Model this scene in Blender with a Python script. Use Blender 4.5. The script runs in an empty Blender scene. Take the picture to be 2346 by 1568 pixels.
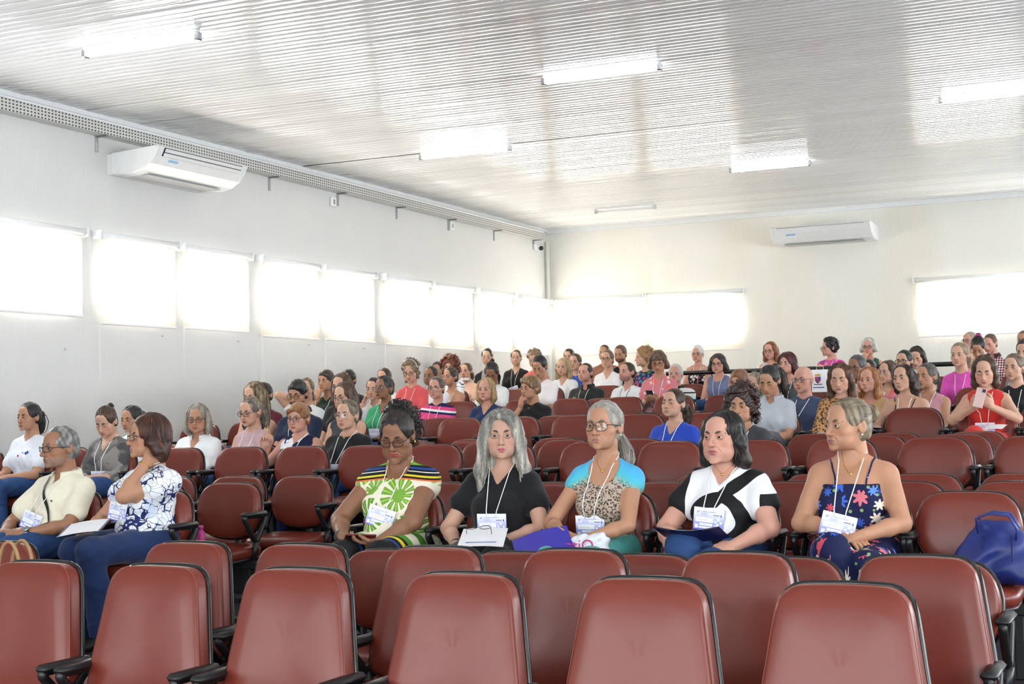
import bpy, bmesh, math, random
import numpy as np
from mathutils import Matrix, Vector

# ------------------------------------------------------------------ camera (solved from the room's three sets of parallel edges)
SC = bpy.context.scene
FPX, CX, CY = 3361.3, 1173.0, 784.0
YAW, PITCH, ROLL = math.radians(24.839), math.radians(2.769), math.radians(-1.359)
CAM = np.array([0.0, 0.0, 1.36])
def _axes():
    f = np.array([-math.sin(YAW)*math.cos(PITCH), math.cos(YAW)*math.cos(PITCH), math.sin(PITCH)])
    r0 = np.array([math.cos(YAW), math.sin(YAW), 0]); u0 = np.cross(r0, f)
    return r0*math.cos(ROLL) + u0*math.sin(ROLL), -r0*math.sin(ROLL) + u0*math.cos(ROLL), f
AX_R, AX_U, AX_F = _axes()
cam = bpy.data.cameras.new('camera'); cam.sensor_width = 36.0; cam.lens = FPX/2346*36; cam.clip_end = 200; cam.clip_start = .05
cam_o = bpy.data.objects.new('camera', cam); SC.collection.objects.link(cam_o); SC.camera = cam_o
cam_o.matrix_world = Matrix([[AX_R[i], AX_U[i], -AX_F[i], CAM[i]] for i in range(3)] + [[0, 0, 0, 1]])
def ray(u, v): return AX_F + AX_R*(u - CX)/FPX - AX_U*(v - CY)/FPX
def at(u, v, Y): d = ray(u, v); return CAM + d*Y/d[1]          # the world point seen at a pixel, at a given row
def atX(u, v, X): d = ray(u, v); return CAM + d*X/d[0]

# ------------------------------------------------------------------ daylight, added fill light and exposure
W = bpy.data.worlds.new('sky'); SC.world = W; W.use_nodes = True
W.node_tree.nodes['Background'].inputs[0].default_value = (.80, .90, 1.0, 1); W.node_tree.nodes['Background'].inputs[1].default_value = 1.0
DAY = 25.0         # radiance of the daylight behind the blinds
SIDE_FILL = 11.5         # added fill light, shaped as unseen windows in the right wall
FRONT_FILL = 11.5        # added fill light, shaped as unseen windows behind the photographer
TUBE = 34.0        # ceiling tubes
vs = SC.view_settings
vs.view_transform = 'Standard'; vs.look = 'None'; vs.gamma = 1.0; vs.use_curve_mapping = False; vs.exposure = 0.22
SC.cycles.max_bounces = 8; SC.cycles.diffuse_bounces = 5; SC.cycles.glossy_bounces = 3; SC.cycles.transmission_bounces = 4; SC.cycles.transparent_max_bounces = 12
SC.cycles.sample_clamp_indirect = 40.0; SC.cycles.use_denoising = True
# ------------------------------------------------------------------ mesh and field helpers
COL = bpy.context.scene.collection
V = lambda *a: np.array(a, dtype=np.float64)

def mesh_from(name, co, quads=None, tris=None, smooth=True, col=None, attrs=None):
    """numpy arrays -> mesh data (quads and/or tris)"""
    me = bpy.data.meshes.new(name)
    co = np.asarray(co, np.float32)
    me.vertices.add(len(co)); me.vertices.foreach_set('co', co.ravel())
    lv = []; ls = []; n = 0
    if quads is not None and len(quads):
        q = np.asarray(quads, np.int32); lv.append(q.ravel()); ls.append(n + 4*np.arange(len(q))); n += 4*len(q)
    if tris is not None and len(tris):
        t = np.asarray(tris, np.int32); lv.append(t.ravel()); ls.append(n + 3*np.arange(len(t))); n += 3*len(t)
    lv = np.concatenate(lv).astype(np.int32); ls = np.concatenate(ls).astype(np.int32)
    me.loops.add(len(lv)); me.loops.foreach_set('vertex_index', lv)
    me.polygons.add(len(ls)); me.polygons.foreach_set('loop_start', ls)
    me.polygons.foreach_set('use_smooth', np.full(len(ls), smooth))
    me.update(calc_edges=True)
    if col is not None:
        a = me.color_attributes.new('Col', 'FLOAT_COLOR', 'POINT')
        c = np.ones((len(co), 4), np.float32); c[:, :3] = col; a.data.foreach_set('color', c.ravel())
    return me

def obj(name, me, mat=None, parent=None, loc=None, rot=None):
    o = bpy.data.objects.new(name, me); COL.objects.link(o)
    if mat is not None and me is not None:
        if len(me.materials) == 0: me.materials.append(mat)
    if parent is not None: o.parent = parent
    if loc is not None: o.location = loc
    if rot is not None: o.rotation_euler = rot
    return o

def empty(name, loc=(0, 0, 0), rotz=0.0):
    o = bpy.data.objects.new(name, None); COL.objects.link(o)
    o.empty_display_size = .1; o.location = loc; o.rotation_euler = (0, 0, rotz)
    return o

def tag(o, label, cat, group=None):
    o['label'] = label; o['category'] = cat
    if group: o['group'] = group
    return o

def struct(name, me, mat, parent=None):
    o = obj(name, me, mat, parent)
    if parent is None: o['kind'] = 'structure'
    return o

class MB:
    """mesh builder: boxes, tubes, lofts collected into one mesh"""
    def __init__(s): s.co = []; s.q = []; s.t = []; s.n = 0; s.c = []
    def add(s, co, q=None, t=None, col=None):
        co = np.asarray(co, float)
        if q is not None and len(q): s.q.append(np.asarray(q, int) + s.n)
        if t is not None and len(t): s.t.append(np.asarray(t, int) + s.n)
        s.co.append(co); s.c.append(np.tile(np.asarray(col if col is not None else (1, 1, 1), float), (len(co), 1)) if np.ndim(col) < 2 else col); s.n += len(co)
        return s
    def box(s, lo, hi, M=None, col=None):
        x0, y0, z0 = lo; x1, y1, z1 = hi
        co = np.array([(x, y, z) for z in (z0, z1) for y in (y0, y1) for x in (x0, x1)], float)
        if M is not None: co = co @ M[0].T + M[1]
        return s.add(co, [(0, 2, 3, 1), (4, 5, 7, 6), (0, 1, 5, 4), (2, 6, 7, 3), (0, 4, 6, 2), (1, 3, 7, 5)], col=col)
    def rbox(s, lo, hi, r, M=None, col=None):
        """box with chamfered edges"""
        lo = np.array(lo, float); hi = np.array(hi, float); pts = []; q = []; t = []
        idx = {}
        for cx in (0, 1):
            for cy in (0, 1):
                for cz in (0, 1):
                    for ax in range(3):
                        p = np.array([(lo, hi)[c][i] for i, c in enumerate((cx, cy, cz))], float)
                        for i, c in enumerate((cx, cy, cz)):
                            if i != ax: p[i] += r*(1 - 2*c)
                        idx[cx, cy, cz, ax] = len(pts); pts.append(p)
        for ax in range(3):
            o = [i for i in range(3) if i != ax]
            for sd in (0, 1):
                f = []
                for a, b in ((0, 0), (1, 0), (1, 1), (0, 1)):
                    c = [0, 0, 0]; c[ax] = sd; c[o[0]] = a; c[o[1]] = b; f.append(idx[(*c, ax)])
                q.append(f)
        for a in range(3):
            b, c = [i for i in range(3) if i != a]
            for sb in (0, 1):
                for sc in (0, 1):
                    f = []
                    for ea, ax in ((0, b), (1, b), (1, c), (0, c)):
                        k = [0, 0, 0]; k[a] = ea; k[b] = sb; k[c] = sc; f.append(idx[(*k, ax)])
                    q.append(f)
        for cx in (0, 1):
            for cy in (0, 1):
                for cz in (0, 1): t.append([idx[cx, cy, cz, i] for i in range(3)])
        co = np.array(pts); ctr = (lo + hi)/2
        fix = lambda F: [f if np.dot(np.cross(co[f[1]] - co[f[0]], co[f[2]] - co[f[0]]), co[f].mean(0) - ctr) > 0 else f[::-1] for f in F]
        q = fix(q); t = fix(t)
        if M is not None: co = co @ M[0].T + M[1]
        return s.add(co, q, t, col)
    def tube(s, pts, r, n=8, cap=True, col=None, closed=False, flat=1.0):
        P = np.asarray(pts, float); m = len(P); r = np.broadcast_to(np.asarray(r, float), (m,))
        T = np.gradient(P, axis=0) if not closed else np.roll(P, -1, 0) - np.roll(P, 1, 0)
        T /= np.linalg.norm(T, axis=1)[:, None] + 1e-12
        u = np.array([0, 0, 1.]) if abs(T[0, 2]) < .8 else np.array([1., 0, 0])
        u = u - T[0]*(u @ T[0]); u /= np.linalg.norm(u)
        a = np.linspace(0, 2*np.pi, n, endpoint=False); co = []
        for i in range(m):
            u = u - T[i]*(u @ T[i]); u /= np.linalg.norm(u) + 1e-12; w = np.cross(T[i], u)
            co.append(P[i] + r[i]*(np.cos(a)[:, None]*u*flat + np.sin(a)[:, None]*w))
        co = np.concatenate(co); q = []
        for i in range(m if closed else m - 1):
            j = (i + 1) % m
            for k in range(n): q.append((i*n + k, i*n + (k + 1) % n, j*n + (k + 1) % n, j*n + k))
        t = []
        if cap and not closed:
            for k in range(1, n - 1):
                t.append((0, k + 1, k)); b = (m - 1)*n; t.append((b, b + k, b + k + 1))
        return s.add(co, q, t, col)
    def loft(s, rings, cap=True, col=None, closed=True):
        R = [np.asarray(r, float) for r in rings]; n = len(R[0]); co = np.concatenate(R); q = []; t = []
        for i in range(len(R) - 1):
            for k in range(n if closed else n - 1): q.append((i*n + k, i*n + (k + 1) % n, (i + 1)*n + (k + 1) % n, (i + 1)*n + k))
        if cap:
            for k in range(1, n - 1):
                t.append((0, k + 1, k)); b = (len(R) - 1)*n; t.append((b, b + k, b + k + 1))
        return s.add(co, q, t, col)
    def sphere(s, c, r, n=12, m=8, col=None):
        th = np.linspace(0, np.pi, m + 1)[1:-1]; ph = np.linspace(0, 2*np.pi, n, endpoint=False)
        r = np.broadcast_to(np.asarray(r, float), (3,))
        co = [(0, 0, 1)] + [(np.sin(a)*np.cos(b), np.sin(a)*np.sin(b), np.cos(a)) for a in th for b in ph] + [(0, 0, -1)]
        q = []; t = []
        for i in range(m - 2):
            for k in range(n): q.append((1 + i*n + k, 1 + (i + 1)*n + k, 1 + (i + 1)*n + (k + 1) % n, 1 + i*n + (k + 1) % n))
        e = 1 + (m - 1)*n
        for k in range(n):
            t.append((0, 1 + k, 1 + (k + 1) % n)); b = 1 + (m - 2)*n; t.append((e, b + (k + 1) % n, b + k))
        return s.add(np.array(co)*r + np.asarray(c), q, t, col)
    def mesh(s, name, smooth=True, usecol=False, xf=None):
        co = np.concatenate(s.co)
        if xf is not None: co = co @ xf[0].T + xf[1]
        return mesh_from(name, co, np.concatenate(s.q) if s.q else None, np.concatenate(s.t) if s.t else None, smooth, np.concatenate(s.c) if usecol else None)

def flat_auto(o, ang=35):
    """sharp edges above the angle (for hard-surface pieces)"""
    me = o.data if hasattr(o, 'data') else o
    try: me.set_sharp_from_angle(angle=math.radians(ang))
    except Exception: pass
    return o

def Rz(a): c, s = math.cos(a), math.sin(a); return np.array([[c, -s, 0], [s, c, 0], [0, 0, 1.]])
def Rx(a): c, s = math.cos(a), math.sin(a); return np.array([[1., 0, 0], [0, c, -s], [0, s, c]])
def Ry(a): c, s = math.cos(a), math.sin(a); return np.array([[c, 0, s], [0, 1., 0], [-s, 0, c]])

# ---- signed distance primitives: (kind, data, bbox)
def ell(c, r, R=None):
    c = np.asarray(c, float); r = np.asarray(r, float); m = r.max() if R is not None else r
    return ('e', (c, r, R), c - m, c + m)
def cone(a, b, ra, rb=None):
    a = np.asarray(a, float); b = np.asarray(b, float); rb = ra if rb is None else rb
    return ('c', (a, b, ra, rb), np.minimum(a - ra, b - rb), np.maximum(a + ra, b + rb))
def chain(pts, rs):
    return [cone(pts[i], pts[i + 1], rs[i], rs[i + 1]) for i in range(len(pts) - 1)]
def pdist(p, X, Y, Z):
    if p[0] == 'e':
        c, r, R = p[1]; x, y, z = X - c[0], Y - c[1], Z - c[2]
        if R is not None: x, y, z = (R[0, 0]*x + R[1, 0]*y + R[2, 0]*z, R[0, 1]*x + R[1, 1]*y + R[2, 1]*z, R[0, 2]*x + R[1, 2]*y + R[2, 2]*z)
        k0 = np.sqrt((x/r[0])**2 + (y/r[1])**2 + (z/r[2])**2); k1 = np.sqrt((x/r[0]**2)**2 + (y/r[1]**2)**2 + (z/r[2]**2)**2)
        return k0*(k0 - 1)/(k1 + 1e-9)
    a, b, ra, rb = p[1]; d = b - a; L = d @ d + 1e-12
    x, y, z = X - a[0], Y - a[1], Z - a[2]
    t = np.clip((x*d[0] + y*d[1] + z*d[2])/L, 0, 1)
    return np.sqrt((x - t*d[0])**2 + (y - t*d[1])**2 + (z - t*d[2])**2) - (ra + (rb - ra)*t)
def smin(a, b, k):
    h = np.maximum(k - np.abs(a - b), 0)/k
    return np.minimum(a, b) - h*h*k*.25

class Field:
    def __init__(s, lo, hi, h):
        s.lo = np.asarray(lo, float); s.h = h
        s.n = np.maximum(np.ceil((np.asarray(hi, float) - s.lo)/h).astype(int) + 1, 4)
        s.ax = [s.lo[i] + h*np.arange(s.n[i]) for i in range(3)]
        s.f = np.full(s.n, .5, np.float32)
    def sub(s, lo, hi):
        a = np.clip(np.floor((lo - s.lo)/s.h).astype(int), 0, s.n); b = np.clip(np.ceil((hi - s.lo)/s.h).astype(int) + 1, 0, s.n)
        if (b - a <= 0).any(): return None, None
        sl = tuple(slice(i, j) for i, j in zip(a, b))
        g = (s.ax[0][sl[0]][:, None, None].astype(np.float32), s.ax[1][sl[1]][None, :, None].astype(np.float32), s.ax[2][sl[2]][None, None, :].astype(np.float32))
        return sl, g
    def add(s, prims, k=.02, m=.03, cut=False, off=0.0):
        for p in prims:
            e = m + k + 2*s.h + max(off, 0)
            sl, g = s.sub(p[2] - e, p[3] + e)
            if sl is None: continue
            d = pdist(p, *g) - off
            s.f[sl] = -smin(-s.f[sl], d, k) if cut else smin(s.f[sl], d, k)
        return s
    def grid(s): return s.ax[0][:, None, None].astype(np.float32), s.ax[1][None, :, None].astype(np.float32), s.ax[2][None, None, :].astype(np.float32)
    def copy(s):
        c = Field.__new__(Field); c.lo, c.h, c.n, c.ax, c.f = s.lo, s.h, s.n, s.ax, s.f.copy(); return c
    def at(s, P):
        """trilinear sample"""
        q = np.clip((np.asarray(P) - s.lo)/s.h, 0, s.n - 1.001); i = q.astype(int); t = q - i; r = 0
        for dx in (0, 1):
            for dy in (0, 1):
                for dz in (0, 1):
                    w = (t[..., 0] if dx else 1 - t[..., 0])*(t[..., 1] if dy else 1 - t[..., 1])*(t[..., 2] if dz else 1 - t[..., 2])
                    r = r + w*s.f[i[..., 0] + dx, i[..., 1] + dy, i[..., 2] + dz]
        return r
    def mesh(s):
        f = s.f; f = f.copy()
        for ax in range(3):   # close at the border
            ix = [slice(None)]*3; ix[ax] = 0; f[tuple(ix)] = np.maximum(f[tuple(ix)], .2*s.h); ix[ax] = -1; f[tuple(ix)] = np.maximum(f[tuple(ix)], .2*s.h)
        return surface(f, s.lo, s.h)

def surface(f, lo, h):
    """naive surface nets: returns verts, quads"""
    s = f < 0; nx, ny, nz = f.shape
    cnt = np.zeros((nx - 1, ny - 1, nz - 1), np.int8)
    for a in (0, 1):
        for b in (0, 1):
            for c in (0, 1): cnt += s[a:nx - 1 + a, b:ny - 1 + b, c:nz - 1 + c]
    mix = (cnt > 0) & (cnt < 8); I = np.argwhere(mix)
    if len(I) == 0: return np.zeros((0, 3)), np.zeros((0, 4), int)
    idx = np.full(mix.shape, -1, np.int32); idx[mix] = np.arange(len(I))
    cor = [(a, b, c) for a in (0, 1) for b in (0, 1) for c in (0, 1)]
    fv = np.stack([f[I[:, 0] + a, I[:, 1] + b, I[:, 2] + c] for a, b, c in cor], 1)
    acc = np.zeros((len(I), 3)); n = np.zeros(len(I))
    for i in range(8):
        for j in range(i + 1, 8):
            d = [cor[j][k] - cor[i][k] for k in range(3)]
            if sum(map(abs, d)) != 1: continue
            f1, f2 = fv[:, i], fv[:, j]; x = (f1 < 0) != (f2 < 0)
            t = np.where(x, f1/np.where(x, f1 - f2, 1), 0)
            acc += np.where(x[:, None], np.array(cor[i]) + t[:, None]*np.array(d), 0); n += x
    co = (I + acc/n[:, None])*h + lo
    Q = []
    for ax in range(3):
        u, v = (ax + 1) % 3, (ax + 2) % 3
        sl0 = [slice(1, -1)]*3; sl1 = [slice(1, -1)]*3; sl0[ax] = slice(0, -1); sl1[ax] = slice(1, None)
        a, b = s[tuple(sl0)], s[tuple(sl1)]; E = np.argwhere(a != b); off = np.ones(3, int); off[ax] = 0; E = E + off
        if len(E) == 0: continue
        sg = s[tuple(E.T)]
        def cell(du, dv):
            c = E.copy(); c[:, u] += du; c[:, v] += dv; return idx[tuple(c.T)]
        q = np.stack([cell(-1, -1), cell(0, -1), cell(0, 0), cell(-1, 0)], 1)
        q[~sg] = q[~sg][:, ::-1]; Q.append(q)
    Q = np.concatenate(Q); Q = Q[(Q >= 0).all(1)]
    return co, Q

def relax(co, q, it=2, w=.5):
    """laplacian smoothing over quad edges"""
    e = np.concatenate([q[:, [0, 1]], q[:, [1, 2]], q[:, [2, 3]], q[:, [3, 0]]]); n = np.bincount(e.ravel(), minlength=len(co))[:, None]
    for k in range(it):
        s = np.stack([np.bincount(e[:, 0], co[e[:, 1], i], len(co)) + np.bincount(e[:, 1], co[e[:, 0], i], len(co)) for i in range(3)], 1)
        co = co + (w if k % 2 == 0 else -w*1.03)*(s/np.maximum(n, 1) - co)
    return co

def keep(co, q, mask):
    """keep quads whose all vertices are in mask"""
    q = q[mask[q].all(1)]; u = np.unique(q); m = np.full(len(co), -1); m[u] = np.arange(len(u))
    return co[u], m[q], u

def vnoise(P, sc, seed=0):
    """cheap smooth noise from sines, range about -1..1"""
    r = np.random.RandomState(seed); o = 0
    for i in range(5):
        d = r.randn(3); d /= np.linalg.norm(d); o = o + np.sin((P @ d)*sc*(.7 + .25*i) + r.rand()*6.28 + 1.3*np.sin((P @ np.roll(d, 1))*sc*.6 + i))
    return o/3.2
# ------------------------------------------------------------------ materials
MAT = {}
def lin(c):
    if isinstance(c, str):
        c = c.lstrip('#'); c = [int(c[i:i + 2], 16)/255 for i in (0, 2, 4)]
        return tuple(x/12.92 if x <= .04045 else ((x + .055)/1.055)**2.4 for x in c)
    return tuple(c)
class NT:
    """small node-tree helper"""
    def __init__(s, name):
        s.m = bpy.data.materials.new(name); s.m.use_nodes = True; s.t = s.m.node_tree; s.b = s.t.nodes['Principled BSDF']; s.out = s.t.nodes['Material Output']
    def n(s, ty, ins=None, **kw):
        o = s.t.nodes.new(ty)
        for k, v in kw.items(): setattr(o, k, v)
        for k, v in (ins or {}).items(): s.set(o.inputs[k], v)
        return o
    def set(s, sock, v):
        if hasattr(v, 'is_linked') or hasattr(v, 'links'): s.t.links.new(v, sock)
        elif isinstance(v, (tuple, list)) and len(v) == 3 and sock.type == 'RGBA': sock.default_value = (*v, 1)
        else: sock.default_value = v
    def math(s, op, a, b=0.0, c=None, clamp=False):
        o = s.n('ShaderNodeMath', {0: a, 1: b}, operation=op, use_clamp=clamp)
        if c is not None: s.set(o.inputs[2], c)
        return o.outputs[0]
    def mix(s, f, a, b): o = s.n('ShaderNodeMix', {0: f, 6: a, 7: b}, data_type='RGBA'); return o.outputs[2]
    def obj(s, scale=(1, 1, 1), loc=(0, 0, 0)):
        t = s.n('ShaderNodeTexCoord'); m = s.n('ShaderNodeMapping', {0: t.outputs['Object'], 1: loc, 3: scale}); return m.outputs[0]
    def sep(s, v): return s.n('ShaderNodeSeparateXYZ', {0: v}).outputs
    def noise(s, v, sc=5, det=2, rough=.5, dist=0): return s.n('ShaderNodeTexNoise', {'Vector': v, 'Scale': sc, 'Detail': det, 'Roughness': rough, 'Distortion': dist}).outputs
    def vor(s, v, sc=5, feature='F1', rnd=1.0): return s.n('ShaderNodeTexVoronoi', {'Vector': v, 'Scale': sc, 'Randomness': rnd}, feature=feature).outputs
    def ramp(s, f, stops, interp='LINEAR'):
        o = s.n('ShaderNodeValToRGB', {0: f}); r = o.color_ramp; r.interpolation = interp
        while len(r.elements) > 1: r.elements.remove(r.elements[-1])
        r.elements[0].position = stops[0][0]; r.elements[0].color = (*lin(stops[0][1]), 1)
        for p, c in stops[1:]: e = r.elements.new(p); e.color = (*lin(c), 1)
        return o.outputs[0]
    def step(s, v, edge, soft=.01): return s.n('ShaderNodeMapRange', {0: v, 1: edge - soft, 2: edge + soft}).outputs[0]
    def bump(s, h, st=.2, d=.01): s.t.links.new(s.n('ShaderNodeBump', {'Height': h, 'Strength': st, 'Distance': d}).outputs[0], s.b.inputs['Normal'])
    def fin(s, col=None, rough=.6, spec=.4, metal=0, **kw):
        if col is not None: s.set(s.b.inputs['Base Color'], lin(col) if isinstance(col, (str, tuple, list)) else col)
        s.set(s.b.inputs['Roughness'], rough); s.b.inputs['Specular IOR Level'].default_value = spec; s.b.inputs['Metallic'].default_value = metal
        for k, v in kw.items(): s.b.inputs[k.replace('_', ' ')].default_value = v
        return s.m
def plain(name, col, rough=.6, spec=.4, metal=0, **kw):
    t = NT(name); v = t.obj(); n = t.noise(v, 14, 3)[0]; c = lin(col)
    cc = t.mix(n, tuple(x*.93 for x in c), tuple(min(1, x*1.06) for x in c)); return t.fin(cc, rough, spec, metal, **kw)
CLOTH = {}
def cloth(col, rough=.8, name=None):
    k = (str(col), rough)
    if k in CLOTH: return CLOTH[k]
    t = NT(name or 'cloth'); v = t.obj(); n = t.noise(v, 16, 4, .6, .3)[0]; c = lin(col); w = t.noise(v, 900, 1)[0]
    cc = t.mix(n, tuple(x*.86 for x in c), tuple(min(1, x*1.08) for x in c)); t.bump(t.math('ADD', t.math('MULTIPLY', n, 2.0), t.math('MULTIPLY', w, .12)), .35, .006)
    t.fin(cc, rough, .25, **{'Sheen_Weight': .15}); CLOTH[k] = t.m; return t.m
def stripes(stops, axis=2, period=None, lo=.4, hi=1.0, wob=.0, name='striped cloth', slope=0.0):
    """bands by height in the wearer's own space"""
    t = NT(name); v = t.obj(); x, y, z = t.sep(v); f = (x, y, z)[axis]
    if slope: f = t.math('ADD', f, t.math('MULTIPLY', x, slope))
    if wob: f = t.math('ADD', f, t.math('MULTIPLY', t.math('SUBTRACT', t.noise(v, 9, 2)[0], .5), wob))
    if period: f = t.math('FRACT', t.math('DIVIDE', f, period))
    else: f = t.math('DIVIDE', t.math('SUBTRACT', f, lo), hi - lo)
    n = t.noise(v, 16, 4, .6, .3)[0]; t.bump(n, .35, .008); return t.fin(t.ramp(f, stops, 'CONSTANT'), .8, .25)
def floral(base, cols, scale=14, petals=5, size=.33, leaf=None, sparse=.0, name='floral cloth', flat=.35, plane='xz'):
    """flowers scattered by a cell pattern, petals from the angle about each cell's centre"""
    t = NT(name); v = t.obj((1, flat, 1) if plane == 'xz' else (1, 1, flat))
    if plane == 'xy': sv = t.sep(v); v = t.n('ShaderNodeCombineXYZ', {0: sv[0], 1: sv[2], 2: sv[1]}).outputs[0]
    vo = t.vor(v, scale, 'F1', .9); dv = t.n('ShaderNodeVectorMath', {0: v, 1: vo['Position']}, operation='SUBTRACT').outputs[0]
    if True:
        dv = t.n('ShaderNodeVectorMath', {0: t.n('ShaderNodeVectorMath', {0: v, 'Scale': scale}, operation='SCALE').outputs[0], 1: t.n('ShaderNodeVectorMath', {0: vo['Position'], 'Scale': scale}, operation='SCALE').outputs[0]}, operation='SUBTRACT').outputs[0]
    x, y, z = t.sep(dv); ang = t.math('ARCTAN2', z, x); rgb = t.n('ShaderNodeSeparateColor', {0: vo['Color']}).outputs
    ang = t.math('ADD', ang, t.math('MULTIPLY', rgb[1], 6.0)); r = t.math('SQRT', t.math('ADD', t.math('MULTIPLY', x, x), t.math('MULTIPLY', z, z)))
    pr = t.math('MULTIPLY', t.math('ADD', t.math('MULTIPLY', t.math('COSINE', t.math('MULTIPLY', ang, float(petals))), .26), .74), t.math('MULTIPLY', t.math('ADD', rgb[2], .6), size))
    m = t.math('LESS_THAN', r, pr); k = t.math('GREATER_THAN', rgb[0], sparse); m = t.math('MULTIPLY', m, k)
    n = len(cols); fc = t.ramp(rgb[1], [(i/n, c) for i, c in enumerate(cols)], 'CONSTANT')
    shade = t.mix(t.math('DIVIDE', r, size), fc, fc); col = t.mix(m, lin(base), shade)
    if leaf:
        v2 = t.obj((1, flat, 1), (3.3, 1.7, .9)); vo2 = t.vor(v2, scale*1.5, 'F1', 1); ld = t.math('MULTIPLY', t.math('LESS_THAN', vo2['Distance'], .17), t.math('SUBTRACT', 1.0, m)); col = t.mix(ld, col, lin(leaf))
    nn = t.noise(t.obj(), 16, 4, .6, .3)[0]; t.bump(nn, .35, .008); return t.fin(col, .75, .3)
def spots(base, ring, inner, scale=30, name='leopard cloth', flat=1.0):
    t = NT(name); v = t.obj((1, flat, 1)); nz = t.noise(v, scale*.8, 2)[1]; vv = t.n('ShaderNodeVectorMath', {0: v, 1: t.n('ShaderNodeVectorMath', {0: nz, 'Scale': .35/scale}, operation='SCALE').outputs[0]}, operation='ADD').outputs[0]
    d = t.vor(vv, scale, 'F1', 1)['Distance']; gap = t.noise(v, scale*1.6, 2)[0]
    a = t.math('MULTIPLY', t.math('GREATER_THAN', d, .22), t.math('LESS_THAN', d, .46)); a = t.math('MULTIPLY', a, t.math('GREATER_THAN', gap, .40))
    col = t.mix(t.math('LESS_THAN', d, .22), lin(base), lin(inner)); col = t.mix(a, col, lin(ring)); t.bump(t.noise(v, 16, 3)[0], .3, .008); return t, col
def emis(name, col, st):
    t = NT(name); e = t.n('ShaderNodeEmission', {0: lin(col), 1: st}); t.t.links.new(e.outputs[0], t.out.inputs[0]); return t.m

def make_materials():
    t = NT('skin'); a = t.n('ShaderNodeVertexColor', layer_name='Col').outputs[0]; v = t.obj(); n = t.noise(v, 120, 3)[0]
    t.bump(n, .12, .002); MAT['skin'] = t.fin(a, .48, .35)
    t = NT('hair'); a = t.n('ShaderNodeVertexColor', layer_name='Col').outputs[0]; v = t.obj((1, 1, .25)); n = t.noise(v, 260, 3, .6, .4)[0]
    c = t.n('ShaderNodeMix', {0: 1.0, 6: a, 7: t.ramp(n, [(.25, (.55, .55, .55)), (.7, (1.35, 1.35, 1.35))])}, data_type='RGBA', blend_type='MULTIPLY').outputs[2]; t.bump(n, .5, .004); MAT['hair'] = t.fin(c, .42, .45)
    P = lambda k, *a, **kw: MAT.__setitem__(k, plain(k, *a, **kw))
    P('black', '#141416', .35, .5); P('tortoise', '#4a2c1c', .3, .5); P('clear_frame', '#c9b7a6', .25, .5); P('silver', '#b9bcc0', .25, .5, 1.0); P('gold', '#d8ac4e', .25, .5, 1.0); P('steel', '#9a9da0', .35, .5, 1.0)
    P('pearl', '#efe8dc', .25, .5); P('shoe', '#1c1b1e', .5, .4); P('tan_leather', '#a8835c', .55, .4); P('white_cord', '#f2f1ee', .7, .3); P('navy_cord', '#27345f', .7, .3); P('white_cloth', '#eef0f3', .8, .2)
    P('black_plastic', '#17181a', .38, .5); P('dark_metal', '#1a1b1d', .5, .5); P('white_plastic', '#eceeee', .32, .5); P('paper', '#f4f4f6', .7, .3); P('navy_card', '#1f1f63', .45, .4); P('violet_card', '#3b33a8', .4, .4)
    P('blue_leather', '#1d2c70', .42, .45); P('phone_red', '#6e2a25', .25, .5); P('phone_grey', '#4a4d55', .25, .5); P('phone_pink', '#d9b9b4', .3, .5); P('magenta', '#c23a86', .4, .4); P('beads', '#3b4a52', .35, .5)
    t = NT('lens'); tr = t.n('ShaderNodeBsdfTransparent'); gl = t.n('ShaderNodeBsdfGlossy', {1: .03}); fr = t.n('ShaderNodeFresnel', {0: 1.45}); mx = t.n('ShaderNodeMixShader', {0: fr.outputs[0], 1: tr.outputs[0], 2: gl.outputs[0]}); t.t.links.new(mx.outputs[0], t.out.inputs[0]); MAT['lens'] = t.m
    # denim
    t = NT('jeans'); v = t.obj(); n = t.noise(v, 9, 4, .6)[0]; c = t.mix(n, lin('#20355f'), lin('#3f5f92')); t.bump(t.noise(v, 700, 1)[0], .2, .002); MAT['jeans'] = t.fin(c, .85, .2)
    MAT['darkjeans'] = cloth('#22345f'); MAT['blacktrousers'] = cloth('#1d1d20')
    # badge card: printed white-to-violet-blue fade
    t = NT('badge'); x, y, z = t.sep(t.obj()); MAT['badge'] = t.fin(t.ramp(t.math('DIVIDE', t.math('ADD', z, .05), .1), [(0, '#6f72dd'), (.35, '#a3abec'), (.75, '#e6eafa'), (1, '#f6f8fe')]), .35, .5)
    P('print_white', '#fafaff', .4, .4); P('print_blue', '#4a4fae', .4, .4); P('print_navy', '#2b4a9a', .4, .4)
    # chairs
    t = NT('vinyl'); v = t.obj(); n = t.noise(v, 5, 3)[0]; g = t.noise(v, 420, 2)[0]; i = t.n('ShaderNodeObjectInfo').outputs['Random']
    c = t.mix(t.math('ADD', t.math('MULTIPLY', n, .6), t.math('MULTIPLY', i, .4)), lin('#68281d'), lin('#783226')); t.bump(g, .06, .002); MAT['vinyl'] = t.fin(c, t.math('ADD', .27, t.math('MULTIPLY', n, .10)), .38)
    P('piping', '#8f4f3e', .4, .4); P('trim_black', '#101012', .18, .6)
make_materials()
BADGE = {}
def badge_card():
    if 'c' not in BADGE:
        BADGE['c'] = MB().rbox((-.0725, -.001, -.05), (.0725, .001, .05), .0008).mesh('name_badge', smooth=False)
    return BADGE['c']
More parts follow.
